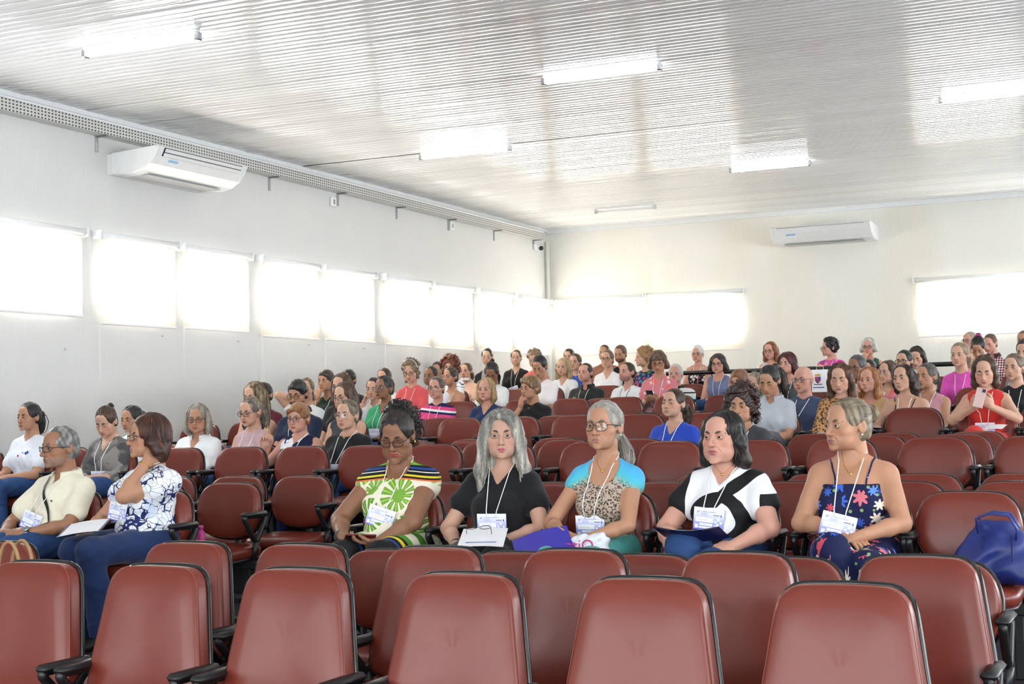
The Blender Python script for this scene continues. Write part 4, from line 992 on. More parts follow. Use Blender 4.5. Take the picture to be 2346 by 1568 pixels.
    ym = min([-.30] + [min(a[1][1], a[2][1]) - .09 for a in arms.values()]); ym = min(ym, -.2)
    lo, hi = V(-xm, min(ym, -.5), .37), V(xm, .25, zmax)
    # ---- top garment
    ck = p['top']; t = ck.get('t', .008)
    FT = Field(lo, hi, vox).add(TP, .05)
    body = FT.copy(); body.add(UP, .035); body.add(FP, .012); body.add(neck, .03)
    top = FT.copy(); 
    if SL: top.add(SL, .03)
    top.f -= t
    X, Y, Z = top.grid(); zz = lambda z: zs(z)
    # folds
    fold = .0022*ck.get('fold', 1.0)
    top.f += (fold*(np.sin(38*Z + 9*X + 5*np.sin(21*X + 3*Y + seed)) + .8*np.sin(55*X - 22*Z + 4*np.sin(17*Z + seed*2)))*np.clip(1.3 - np.abs(Z - zz(.62))*4, .25, 1)).astype(np.float32)
    hem = ck.get('hem', .50); top.f = np.maximum(top.f, (zs(hem) if hem > .45 else hem) - Z + 0*X)
    if not ck.get('dress'): top.f = np.maximum(top.f, -.16 - Y + 0*X)      # the blouse ends over the lap
    nk = ck.get('neck', 'crew'); ny = NP[1]
    nx = NP0[0]
    cut = lambda prims, k=.004: top.add(prims, k, cut=True)
    cut([cone(NP + V(0, .03, -.055), NP + V(0, -.02, .12), .064*p.get('nk', 1), .09)])
    if nk == 'v':
        dv = ck.get('depth', .10); zb = NP[2] - .06 - dv; wd = ck.get('vw', .062)
        d = np.maximum(np.abs(X - nx) - wd*(Z - zb)/(dv + .02), Y - (ny - .01)); top.f = np.maximum(top.f, -np.maximum(d*.85, zb - Z))
    elif nk == 'scoop':
        dv = ck.get('depth', .08); cut([ell(NP + V(0, -.09, -.03), (ck.get('vw', .085), .12, .02 + dv))])
    elif nk == 'boat': cut([ell(NP + V(0, -.02, .0), (ck.get('vw', .115), .10, .075))])
    elif nk in ('strap', 'strapless', 'tank'):
        zc = zs(ck.get('line', .81)); d = (zc + .06*np.abs(np.abs(X - nx) - .07) - Z)
        if nk == 'tank': d = np.maximum(np.abs(X - nx) - .0, 0) + 0*Z; cut([ell(NP + V(0, -.07, -.02), (ck.get('vw', .075), .13, .10 + ck.get('depth', 0)))]); d = None
        if d is not None: top.f = np.maximum(top.f, np.where(Y < .3, -d, -d)*1.0)
    if sl <= 0:
        for a in arms.values():
            S, El, W, hd, s = a; r = .066*aw
            cut([cone(S + V(s*.026, 0, .015), S + V(s*.045, -.005, -.075), r*.82, r)], .006)
    # ---- skin under the cloth is dropped where covered
    co, q = body.mesh(); co = relax(co, q, 2, .35)
    cov = top.at(co) < -.0035
    inside_head = ((co - O) @ Rh)[:, 2] > -.145
    lowp = (co[:, 2] < .50) & (np.abs(co[:, 0]) < .3) & (co[:, 1] > -.12)
    if lowp.any(): co, q, _ = keep(co, q, ~lowp)
    sk = np.array(p['skin'])
    def skincol(c): return np.clip(np.tile(sk, (len(c), 1))*(1 + .035*vnoise(c, 60, seed))[:, None]*np.array([1, .985, .98]), 0, 1)
    B = MB()
    if len(co): B.add(co, q, None, skincol(co))
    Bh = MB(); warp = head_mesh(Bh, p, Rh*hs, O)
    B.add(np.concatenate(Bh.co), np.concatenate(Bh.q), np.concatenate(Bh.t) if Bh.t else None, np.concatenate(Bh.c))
    hand_info = {}
    for nm, (S, El, W, hd, s) in arms.items():
        f = W - El; f /= np.linalg.norm(f); kind = hd.get('kind', 'rest')
        d = V(*hd['dir']) if 'dir' in hd else f
        if hd.get('ref') == 'head' and 'dir' in hd: d = Rh @ d
        d = d/np.linalg.norm(d); pn = V(*hd.get('palm', (0, 0, -1)))
        if hd.get('ref') == 'head': pn = Rh @ pn
        pn = pn - d*(pn @ d); pn /= np.linalg.norm(pn) + 1e-9
        y = -d; z = -pn; x = np.cross(y, z); R = np.stack([x, y, z], 1)*p.get('hsz', .95 if not male else 1.05)
        hc, hq = hand_template(kind, lod)
        if s > 0: hc = hc*V(-1, 1, 1); hq = hq[:, ::-1]
        B.add(hc @ R.T + W, hq, None, skincol(hc)*(1 - .0)); hand_info[nm] = (W, R, d, pn)
    body_o = obj('person', B.mesh('person', usecol=True), MAT['skin'])
    body_o.location = T; body_o.rotation_euler = (0, 0, by)
    # ---- clothes
    co, q = top.mesh(); co = relax(co, q, 1, .25)
    if len(co):
        o = obj(ck.get('name', 'blouse'), mesh_from('garment', co, q), ck['mat'], body_o)
    if nk == 'strap':
        for s in (-1, 1):
            S2 = MB(); z0 = zs(ck.get('line', .81)) - .02; n_ = 16; a_ = np.linspace(0, np.pi, n_); zt_ = zs(.905)
            P = np.stack([nx + s*(.070 + .012*np.sin(a_))*(.7 + .3*w), ny - .015 - .12*np.cos(a_), z0 + (zt_ - z0)*np.sin(a_)**.6], 1)
            P = march(body, P, .0025, 6); S2.tube(P, ck.get('strapr', .004), 6)
            obj('shoulder_strap', S2.mesh('strap'), ck['mat'], body_o)
    bk = p.get('bottom')
    legs = MB()
    if bk is None: bk = dict(mat=ck['mat'] if ck.get('dress') else MAT['jeans'])
    if True:
        FB = Field(V(-.28*max(w, 1), -.60, .38 if lod else .05), V(.28*max(w, 1), .22, max(zs(.64), .74)), vox)
        FB.add([TP[0], TP[1]] , .05); FB.add(LP, .05 if bk.get('skirt') or ck.get('dress') else .025)
        lg = bk.get('long', True)
        for hip, kn, an, s in knees: FB.add([cone(kn, kn + (an - kn)*.35, .062*(.6 + .4*w), .052)] if (lod or not lg) else [cone(kn, kn*.6 + an*.4 + V(0, .012, 0), .060*(.6 + .4*w), .056*(.6 + .4*w)), cone(kn*.6 + an*.4 + V(0, .012, 0), an, .056*(.6 + .4*w), .042)], .03)
        FB.f -= .007; Xb, Yb, Zb = FB.grid(); FB.f += (.002*np.sin(45*Yb + 20*Xb + 6*np.sin(20*Zb))).astype(np.float32)
        FB.f = np.where(Yb > -.14, np.maximum(FB.f, Zb - zs(.60) + 0*Xb), FB.f)
        co, q = FB.mesh(); legs.add(relax(co, q, 1, .25), q)
        o = obj(bk.get('name', 'trousers' if not (bk.get('skirt') or ck.get('dress')) else 'skirt'), None, None, None) if False else None
        Lm = MB()
        for hip, kn, an, s in knees:
            tgt = legs if bk.get('long', True) else Lm
            if lod == 0 and lg: continue
            m2 = kn*.5 + an*.5 + V(0, .012, 0); tgt.tube([kn + V(0, .02, 0), kn*.8 + an*.2 + V(0, .01, 0), m2, kn*.2 + an*.8, an], np.array([.062, .060, .054, .044, .042])*(.65 + .35*w)*(1 if bk.get('long', True) else .85), 12)
        obj(bk.get('name', 'skirt' if ck.get('dress') or bk.get('skirt') else 'trousers'), legs.mesh('legs'), bk['mat'], body_o)
        if Lm.co:
            Lm.c = [np.tile(sk, (len(c), 1)) for c in Lm.co]; obj('bare_leg', Lm.mesh('bare_leg', usecol=True), MAT['skin'], body_o)
        if lod < 2:
            for hip, kn, an, s in knees:
                so = obj('shoe', shoe_mesh(p.get('shoe', MAT['shoe'])), None, body_o); so.location = (an[0], an[1] - .005, max(an[2] - .085, .003))
    # ---- hair
    if p['hair']['style'] != 'bald':
        Hb = MB(); hair_build(Hb, p, warp, Rh*hs, O, seed)
        if Hb.co: obj('hair', Hb.mesh('hair', usecol=True), MAT['hair'], body_o)
    info = dict(o=body_o, body=body, top=top, arms=arms, hand=hand_info, O=O, Rh=Rh*hs, warp=warp, NP=NP, zs=zs, T=T, Rb=Rb, knees=knees, J=J, p=p)
    extras(info)
    return info

def march(F, P, lift=.002, it=4):
    """pull points onto the surface of a field"""
    P = np.asarray(P, float).copy(); e = F.h*.8
    for k in range(it):
        d = F.at(P); g = np.stack([F.at(P + np.eye(3)[i]*e) - F.at(P - np.eye(3)[i]*e) for i in range(3)], 1)
        g /= np.linalg.norm(g, axis=1)[:, None] + 1e-6; P = P - g*np.clip(d - lift, -.04, .04)[:, None]
    return P
def front_hit(F, x, z, y0=-.45, lift=.002):
    """first surface met when looking along +Y at (x, z)"""
    ys = np.arange(y0, .2, .004); P = np.stack([np.full_like(ys, x), ys, np.full_like(ys, z)], 1); d = F.at(P); i = np.argmax(d < lift)
    return V(x, ys[i] - .001, z) if d[i] < lift else V(x, -.05, z)

# ------------------------------------------------------------------ things people wear
def extras(I):
    p = I['p']; o = I['o']; lod = p['lod']; O, Rh, warp = I['O'], I['Rh'], I['warp']
    hx = lambda P: warp(np.asarray(P, float)) @ Rh.T + O
    if p.get('glasses'):
        gl = p['glasses']; Fm = MB(); Ls = MB(); a = np.linspace(0, 2*np.pi, (20, 14, 10)[lod], endpoint=False)
        r = gl.get('r', (.0235, .0185)); th = gl.get('th', .0017 if lod < 2 else .0022); ex = gl.get('sq', .65); drop = gl.get('drop', -.004)
        for s in (-1, 1):
            ca, sa = np.cos(a), np.sin(a); x = s*EYE*1.02 + r[0]*np.sign(ca)*np.abs(ca)**ex; z = drop + r[1]*np.sign(sa)*np.abs(sa)**ex; y = -.103 + .006*((np.abs(x) - EYE)/.02) + .10*np.clip(np.abs(x) - .045, 0, 1)
            ring = hx(np.stack([x, y, z], 1)); Fm.tube(ring, th, (6, 5, 4)[lod], closed=True)
            n = len(ring); Ls.add(np.vstack([ring, ring.mean(0)]), None, [(i, (i + 1) % n, n) for i in range(n)])
            Fm.tube(hx([(s*(EYE + r[0]*.95), -.099, drop + .006), (s*.066, -.085, drop + .008), (s*.077, -.04, drop + .008), (s*.079, .012, drop + .006), (s*.078, .03, drop - .008)]), th*1.0, 5)
        Fm.tube(hx([(-EYE + r[0]*.93, -.104, drop + .005), (0, -.111, drop + .009), (EYE - r[0]*.93, -.104, drop + .005)]), th, 5)
        g = obj('glasses', Fm.mesh('glasses'), MAT[gl.get('mat', 'black')], o)
        if lod < 2: obj('lens', Ls.mesh('lens', smooth=False), MAT['lens'], g)
    if p.get('earring'):
        for s in (-1, 1):
            Bm = MB().sphere(hx([(s*.083, .012, -.040)])[0], .004 if p['earring'] == 'stud' else (.005, .005, .011), 8, 6)
            obj('earring', Bm.mesh('earring'), MAT['pearl' if p['earring'] == 'stud' else 'gold'], o)
    if p.get('headband'):
        v_ = p['hair'].get('vol', .01); Bm = MB().tube(hx([(math.sin(a)*(.076 + v_*1.5), -.035 + .02*math.cos(a), .03 + math.cos(a)*(.09 + v_*1.6)) for a in np.linspace(-1.5, 1.5, 21)]), .006, 6); obj('headband', Bm.mesh('headband'), MAT['silver'], o)
    if p.get('scrunchie'):
        kz = p['hair'].get('kz', .08); Bm = MB().tube(hx([(math.cos(a)*.034, .098 + .006*math.sin(5*a), kz - .012 + math.sin(a)*.03) for a in np.linspace(0, 2*np.pi, 20, endpoint=False)]), .010, 6, closed=True); obj('scrunchie', Bm.mesh('scrunchie'), MAT['magenta'], o)
    for nm, mt, polys in p.get('decal', []):
        Ft = I['top']; Bm = MB()
        for pl in polys:
            pts = [front_hit(Ft, x, I['zs'](z), lift=.0035) for x, z in pl]; Bm.add(np.array(pts) + V(0, -.0015, 0), None, [(0, i, i + 1) for i in range(1, len(pts) - 1)] + [(0, i + 1, i) for i in range(1, len(pts) - 1)])
        obj(nm, Bm.mesh(nm, smooth=False), MAT[mt], o)
    if p.get('mask'):
        Bm = MB(); Bm.loft([[(x*1.0, y, z - .105 + dz) for x, y, z in [(math.sin(a)*.068, -math.cos(a)*.082 - .012, 0) for a in np.linspace(-1.2, 1.2, 11)]] for dz in (-.018, 0, .016)], cap=False, closed=False)
        Bm.co = [hx(c) for c in Bm.co]; obj('face_mask', Bm.mesh('mask'), MAT['white_cloth'], o)
    if p.get('collar'):
        Bm = MB(); NP = I['NP']; rings = []
        for k, (rr, dz) in enumerate(((.060, .005), (.066, .038), (.078, .028), (.088, -.006))):
            rings.append([NP + V(math.sin(a)*rr*(1 + .1*abs(math.sin(a))), .025 + math.cos(a)*rr*.95 - .022*k*0 - .012*(abs(a) > 2.2), -.055 + dz - .022*(1 - math.cos(a))*.5 - (.012 if abs(a) > 2.5 and k == 3 else 0)) for a in np.linspace(-2.75, 2.75, 25)])
        Bm.loft(rings, cap=False, closed=False); obj('collar', Bm.mesh('collar'), p['collar'], o)
    bd = p.get('badge')
    if bd is not None:
        cloth = I['top']; NP, zs = I['NP'], I['zs']; F = Field.__new__(Field); F.lo, F.h, F.n, F.ax = cloth.lo, cloth.h, cloth.n, cloth.ax; F.f = np.minimum(cloth.f, I['body'].f)
        cx, cz = bd.get('x', 0.0), zs(bd.get('z', .68)); wd = .042
        P0 = front_hit(F, cx, cz, lift=.006); tr = bd.get('rot', 0.0); tilt = bd.get('tilt', .15); R = Rx(tilt) @ Ry(tr)
        if bd.get('y') is not None: P0[1] = bd['y']
        P0 = P0 + V(0, -.012, 0)
        Lm = MB()
        for s in (-1, 1):
            st = NP + V(s*.058, .045, -.035); tp = P0 + R @ V(s*.022, -.002, .036)
            pts = list(march(F, np.array([NP + V(s*.012, .10, -.005), NP + V(s*.04, .085, -.012), NP + V(s*.058, .05, -.022)]), .003, 6))
            n = 11
            for t in np.linspace(0, 1, n):
                x = st[0]*(1 - t) + tp[0]*t; z = st[2]*(1 - t) + tp[2]*t
                if t < .12: q_ = march(F, [V(x, st[1] - .05*t/.12, z + .01)], .004)[0]
                else: q_ = front_hit(F, x, z, lift=.004)
                if t > .93: q_ = tp
                pts.append(q_)
            P = np.array(pts)
            P[5:-1, 1] = np.minimum(P[5:-1, 1], np.linspace(P[5, 1], P[-1, 1], len(P) - 6))
            Lm.tube(P, .0024 if lod == 0 else .003, (6, 5, 4)[lod])
        b = obj('name_badge', badge_card(), MAT['badge'], o); b.location = P0; b.rotation_euler = (tilt, tr, bd.get('yaw', 0))
        for me, mt in badge_print(): obj('print', me, mt, b)
        obj('lanyard', Lm.mesh('lanyard'), MAT[bd.get('mat', 'white_cord')], o)
    for nk in p.get('necklace', []):
        F = I['body']; NP = I['NP']; n = 15; pts = []
        Ff = Field.__new__(Field); Ff.lo, Ff.h, Ff.n, Ff.ax = F.lo, F.h, F.n, F.ax; Ff.f = np.minimum(F.f, I['top'].f)
        for a in np.linspace(-1, 1, n):
            x = .054*a; z = NP[2] - .03 - nk*(1 - abs(a)**1.7); pts.append(V(x + NP[0], NP[1] - .03 - .04*(1 - a*a), z))
        pts = list(march(Ff, np.array(pts), .0018, 6))
        Bm = MB().tube(pts, .0009, 5); Bm.sphere(pts[n//2] + V(0, -.003, -.006), (.006, .003, .008), 8, 6); obj('necklace', Bm.mesh('necklace'), MAT['gold'], o)
    for nm, mt, kind in p.get('wrist', []):
        W, R, d, pn = I['hand'][nm]; c = W - d*.018; a = np.linspace(0, 2*np.pi, 20, endpoint=False); u, v = R[:, 0]/np.linalg.norm(R[:, 0]), R[:, 2]/np.linalg.norm(R[:, 2])
        rr = .031 if not p.get('male') else .034
        Bm = MB()
        if kind == 'beads':
            for t in a: Bm.sphere(c + rr*(math.cos(t)*u + .85*math.sin(t)*v), .0052, 7, 5)
        else: Bm.tube([c + rr*(math.cos(t)*u + .85*math.sin(t)*v) for t in a], .007 if kind == 'watch' else .0055, 6, closed=True, flat=.5)
        wo = obj('bracelet' if kind != 'watch' else 'wristwatch', Bm.mesh('bracelet'), MAT[mt], o)
        if kind == 'watch':
            D = MB(); cc = c + v*rr*.85; D.loft([[cc + v*h + .017*r_*(math.cos(t)*u + math.sin(t)*d) for t in a] for h, r_ in ((.0, 1), (.008, 1), (.010, .9))]); obj('watch_face', D.mesh('dial', smooth=False), MAT[mt], wo)
    for nm in p.get('ring', []):
        W, R, d, pn = I['hand'][nm]; Bm = MB(); s = 1 if nm == 'r' else -1; c = W + R @ V(-s*.0105, -.105, -.006); a = np.linspace(0, 2*np.pi, 12, endpoint=False)
        Bm.tube([c + .0105*(math.cos(t)*R[:, 0] + math.sin(t)*R[:, 2]) for t in a], .0018, 5, closed=True); obj('finger_ring', Bm.mesh('ring'), MAT['gold'], o)
ONLY = None
# ------------------------------------------------------------------ the audience
FAIR, PINK, MID, TAN, BROWN, DARK = (.58, .335, .235), (.60, .315, .235), (.47, .245, .150), (.345, .170, .098), (.27, .130, .075), (.20, .10, .06)
BLACK, DKBR, BRN, LTBR, BLOND, GREY, WHITE, RED, GING = (.012, .010, .010), (.030, .018, .012), (.075, .042, .026), (.16, .098, .055), (.42, .29, .15), (.27, .255, .23), (.62, .62, .62), (.11, .028, .016), (.38, .16, .055)
CHIN_R = dict(ref='head', at=(-.05, -.105, -.185), dir=(.28, .02, .95), palm=(.3, .9, 0), kind='curl', hint=(-.5, -.4, -1))
CHIN_L = dict(ref='head', at=(.05, -.105, -.185), dir=(-.28, .02, .95), palm=(-.3, .9, 0), kind='curl', hint=(.5, -.4, -1))
CHEEK_R = dict(ref='head', at=(-.10, -.055, -.15), dir=(.25, -.02, .95), palm=(.9, .2, 0), kind='curl', hint=(-.6, -.4, -1))
PHONE = dict(r=dict(at=(-.055, -.25, .70), dir=(.45, -.75, .35), palm=(.5, .2, .8), kind='rest'), l=dict(at=(.055, -.25, .70), dir=(-.45, -.75, .35), palm=(-.5, .2, .8), kind='rest'))
FOLD = dict(r=dict(at=(-.03, -.20, .70), dir=(1, -.12, .1), palm=(0, .9, -.3), kind='flat'), l=dict(at=(.03, -.215, .735), dir=(-1, -.1, .1), palm=(0, .9, -.3), kind='flat'))
def hair(style, col, **k): return dict(style=style, col=col, **k)
GL = dict(mat='black'); GT = dict(mat='tortoise'); GC = dict(mat='silver', th=.0012); GP = dict(mat='clear_frame')
def T(mat, **k): return dict(mat=cloth(mat) if isinstance(mat, str) else mat, **k)

def sq(x, z, w, h): return [(x - w, z - h), (x + w, z - h), (x + w, z + h), (x - w, z + h)]
def leafs(cx, cz, n, r, w): return [[(cx, cz), (cx + r*.5*math.cos(a) - w*math.sin(a), cz + r*.5*math.sin(a) + w*math.cos(a)), (cx + r*math.cos(a), cz + r*math.sin(a)), (cx + r*.5*math.cos(a) + w*math.sin(a), cz + r*.5*math.sin(a) - w*math.cos(a))] for a in np.linspace(.3, 2*np.pi + .3, n, endpoint=False)]
def oval(x, z, a, b, n=10): return [(x + a*math.cos(t), z + b*math.sin(t)) for t in np.linspace(0, 2*np.pi, n, endpoint=False)]
def special_cloths():
    C = {}
    # leaf print dress with striped yoke
    t = NT('leaf_print'); v = t.obj((1, .5, 1), (.02, 0, .03)); sc = 4.9; vo = t.vor(v, sc, 'F1', .75)
    dv = t.n('ShaderNodeVectorMath', {0: t.n('ShaderNodeVectorMath', {0: v, 'Scale': sc}, operation='SCALE').outputs[0], 1: t.n('ShaderNodeVectorMath', {0: vo['Position'], 'Scale': sc}, operation='SCALE').outputs[0]}, operation='SUBTRACT').outputs[0]
    x, y, z = t.sep(dv); rgb = t.n('ShaderNodeSeparateColor', {0: vo['Color']}).outputs; an = t.math('ADD', t.math('ARCTAN2', z, x), t.math('MULTIPLY', rgb[0], 6.28)); r = t.math('SQRT', t.math('ADD', t.math('MULTIPLY', x, x), t.math('MULTIPLY', z, z)))
    edge = t.math('ADD', .40, t.math('MULTIPLY', t.math('COSINE', an), .10)); lob = t.math('GREATER_THAN', t.math('COSINE', t.math('MULTIPLY', an, 11.0)), -.55); lob = t.math('MAXIMUM', lob, t.math('LESS_THAN', r, .16)); m = t.math('MULTIPLY', t.math('LESS_THAN', r, edge), lob)
    vein = t.math('GREATER_THAN', t.math('COSINE', t.math('MULTIPLY', an, 11.0)), .93); g = t.mix(rgb[1], lin('#2f7a22'), lin('#86b83c')); g = t.mix(t.math('MULTIPLY', vein, .6), g, lin('#cfe08a')); col = t.mix(m, lin('#ece4cf'), g)
    x, y, z = t.sep(t.obj()); zz = t.math('ADD', z, t.math('MULTIPLY', t.math('ABSOLUTE', x), .10)); f = t.math('DIVIDE', t.math('SUBTRACT', zz, .872), .115)
    st = t.ramp(f, [(0, '#e8733a'), (.06, '#17171b'), (.14, '#e6cf3b'), (.22, '#17171b'), (.34, '#e9e6da'), (.38, '#17171b'), (.46, '#2a4f9e'), (.54, '#17171b'), (.62, '#74c23a'), (.80, '#17171b'), (.86, '#e9e6da'), (.92, '#17171b')], 'CONSTANT')
    col = t.mix(t.math('GREATER_THAN', zz, .872), col, st); t.bump(t.noise(t.obj(), 16, 3)[0], .35, .008); C['leaf'] = t.fin(col, .7, .3)
    # skirt of the same dress: leaves, then stripes, then black towards the knee
    t = NT('leaf_skirt'); x, y, z = t.sep(t.obj()); f = t.math('DIVIDE', t.math('SUBTRACT', t.math('MULTIPLY', y, -1.0), .0), .5)
    C['leafskirt'] = t.fin(t.ramp(f, [(0, '#dfe3c4'), (.18, '#4f8a32'), (.3, '#e8e2cd'), (.42, '#5c9a3a'), (.52, '#17171b'), (.57, '#e6cf3b'), (.62, '#17171b'), (.67, '#2a4f9e'), (.71, '#17171b')], 'CONSTANT'), .7, .3)
    # turquoise yoke melting into leopard print
    t, col = spots('#b7a394', '#191512', '#8d7a70', 88); x, y, z = t.sep(t.obj()); n = t.noise(t.obj(), 30, 2)[0]; zz = t.math('ADD', t.math('ADD', z, t.math('MULTIPLY', t.math('SUBTRACT', t.math('ABSOLUTE', x), .08), .55)), t.math('MULTIPLY', t.math('SUBTRACT', n, .5), .03))
    k = t.step(zz, .868, .022); tq = t.ramp(t.step(zz, .90, .04), [(0, '#52c5bd'), (1, '#4fb0e2')]); C['leopard_teal'] = t.fin(t.mix(k, col, tq), .6, .35)
    # bold black and white shapes
    t = NT('black_white_shapes'); x, y, z = t.sep(t.obj()); n = t.noise(t.obj(), 5, 2)[0]; w = t.math('MULTIPLY', t.math('SUBTRACT', n, .5), .05)
    dx = t.math('ADD', x, w); dz = t.math('SUBTRACT', z, .685); r = t.math('SQRT', t.math('ADD', t.math('MULTIPLY', t.math('SUBTRACT', dx, .01), t.math('SUBTRACT', dx, .01)), t.math('MULTIPLY', t.math('MULTIPLY', dz, dz), 1.25)))
    ring = t.math('MULTIPLY', t.math('GREATER_THAN', r, .088), t.math('LESS_THAN', r, .138)); sash = t.math('LESS_THAN', t.math('ABSOLUTE', t.math('SUBTRACT', t.math('SUBTRACT', dx, .035), t.math('MULTIPLY', t.math('SUBTRACT', z, .80), 1.1))), .042); sash = t.math('MULTIPLY', sash, t.math('GREATER_THAN', z, .74))
    slv = t.math('LESS_THAN', t.math('ADD', x, t.math('MULTIPLY', w, 1.2)), -.155); slv2 = t.math('MULTIPLY', t.math('GREATER_THAN', x, .205), t.math('LESS_THAN', z, .80)); bl = t.math('MAXIMUM', t.math('MAXIMUM', ring, sash), t.math('MAXIMUM', slv, slv2)); low = t.math('MULTIPLY', t.math('LESS_THAN', z, .565), t.math('LESS_THAN', t.math('ABSOLUTE', x), .09)); bl = t.math('MAXIMUM', bl, low)
    t.bump(t.noise(t.obj(), 16, 3)[0], .35, .008); C['bw'] = t.fin(t.mix(bl, lin('#ecedf0'), lin('#151517')), .7, .3)
    C['navyfloral'] = floral('#131a45', ['#3a62c4', '#d9737f', '#e9dcc9', '#5f86d8', '#c94f63', '#2f4fae'], 15, 7, .38, '#8aa36a', .3, 'navy_floral')
    C['blackfloral'] = floral('#121216', ['#5d84d6', '#f0f0f2', '#e8c83c', '#8b6fd0', '#f0f0f2'], 17, 5, .40, None, .3, 'black_floral')
    C['navyfloral_lap'] = floral('#131a45', ['#3a62c4', '#d9737f', '#e9dcc9', '#5f86d8', '#c94f63', '#2f4fae'], 15, 7, .38, '#8aa36a', .3, 'navy_floral_lap', plane='xy'); C['blackfloral_lap'] = floral('#121216', ['#5d84d6', '#f0f0f2', '#e8c83c', '#8b6fd0', '#f0f0f2'], 17, 5, .40, None, .3, 'black_floral_lap', plane='xy')
    C['darkfloral'] = floral('#1c2442', ['#c8436a', '#3e7a5a', '#5a78c0', '#e0a0a0'], 20, 5, .42, '#35603f', .1, 'dark_floral'); C['pinkfloral'] = floral('#cf7c86', ['#f4e6e4', '#e56a55', '#f0d2d2', '#9aa08a'], 15, 6, .40, None, .3, 'pink_floral')
    C['bwfloral'] = floral('#1a191c', ['#efefef', '#e9e9ec', '#d8d8da', '#c8405f'], 22, 5, .45, None, .1, 'black_white_floral'); C['magenta_print'] = floral('#d2529c', ['#e9a3cf', '#c62f86', '#f0a06a', '#9a3a8a'], 12, 4, .46, None, .1, 'magenta_print')
    t, col = spots('#b98a5a', '#20150e', '#8a5c34', 46); C['leopard'] = t.fin(col, .7, .3)
    # white blouse with branching navy strokes
    t = NT('branch_print'); v = t.obj(); nz = t.noise(v, 7, 2)[1]; vv = t.n('ShaderNodeVectorMath', {0: v, 1: t.n('ShaderNodeVectorMath', {0: nz, 'Scale': .13}, operation='SCALE').outputs[0]}, operation='ADD').outputs[0]
    e = t.vor(vv, 21, 'DISTANCE_TO_EDGE')['Distance']; e2 = t.vor(vv, 44, 'DISTANCE_TO_EDGE')['Distance']; cl = t.noise(v, 11, 2)[0]; th = t.math('MULTIPLY', t.math('MAXIMUM', t.math('SUBTRACT', cl, .46), 0.0), .55)
    m = t.math('MAXIMUM', t.math('LESS_THAN', e, t.math('ADD', th, .016)), t.math('MULTIPLY', t.math('LESS_THAN', e2, .03), t.math('GREATER_THAN', cl, .50))); lb = t.math('MULTIPLY', t.step(t.noise(v, 8, 2)[0], .62, .05), .5); C['branch'] = t.fin(t.mix(m, t.mix(lb, lin('#eceff4'), lin('#a9bfe6')), lin('#1d2d63')), .7, .3)
    C['bwbands'] = floral('#141c3a', ['#eef0f2', '#e8eaee', '#dfe2e8'], 11, 3, .52, None, .25, 'navy_white_print')
    C['striped_polo'] = stripes([(0, '#e3e3e1'), (.30, '#1e1e22'), (.52, '#b9d9ee'), (.66, '#dcdcd8'), (.9, '#1e1e22')], period=.17, name='striped_polo', wob=.012)
    C['navypink'] = stripes([(0, '#1d2350'), (.60, '#d94a86'), (.72, '#1d2350'), (.76, '#f0eff2'), (.80, '#d94a86'), (.86, '#1d2350'), (.93, '#f0eff2')], lo=.45, hi=1.0, slope=.12, name='navy_pink')
    t = NT('checked'); x, y, z = t.sep(t.obj()); f = t.math('ADD', t.math('GREATER_THAN', t.math('FRACT', t.math('DIVIDE', x, .03)), .5), t.math('GREATER_THAN', t.math('FRACT', t.math('DIVIDE', z, .03)), .5)); C['checked'] = t.fin(t.ramp(t.math('DIVIDE', f, 2.0), [(0, '#f0ecec'), (.4, '#a8777c'), (.8, '#5e1f2c')], 'CONSTANT'), .8, .2)
    C['greycamo'] = floral('#6d6a68', ['#4f4d4e', '#a39d98', '#8a8481'], 9, 3, .6, None, .1, 'grey_print'); C['dotted_navy'] = floral('#26305a', ['#e9a0a0', '#7fa58a', '#9fb0dd'], 16, 4, .35, None, .3, 'dotted_navy')
    C['white_swirl'] = stripes([(0, '#eef0f2'), (.6, '#31517a'), (.75, '#eef0f2')], period=.07, wob=.2, name='white_swirl')
    C['grey_front'] = stripes([(0, '#1a1a1c'), (.33, '#8f9195'), (.67, '#1a1a1c')], axis=0, lo=-.22, hi=.22, name='grey_front_black_sides')
    return C
SPC = special_cloths()
def S(u, v, row, label, hair_, top, skin=FAIR, vy=25, hp=3, **k):
    return dict(u=u, v=v, row=row, label=label, hair=hair_, top=top, skin=skin, vy=vy, hp=hp, **k)
BG = dict(z=.68, tilt=.12)
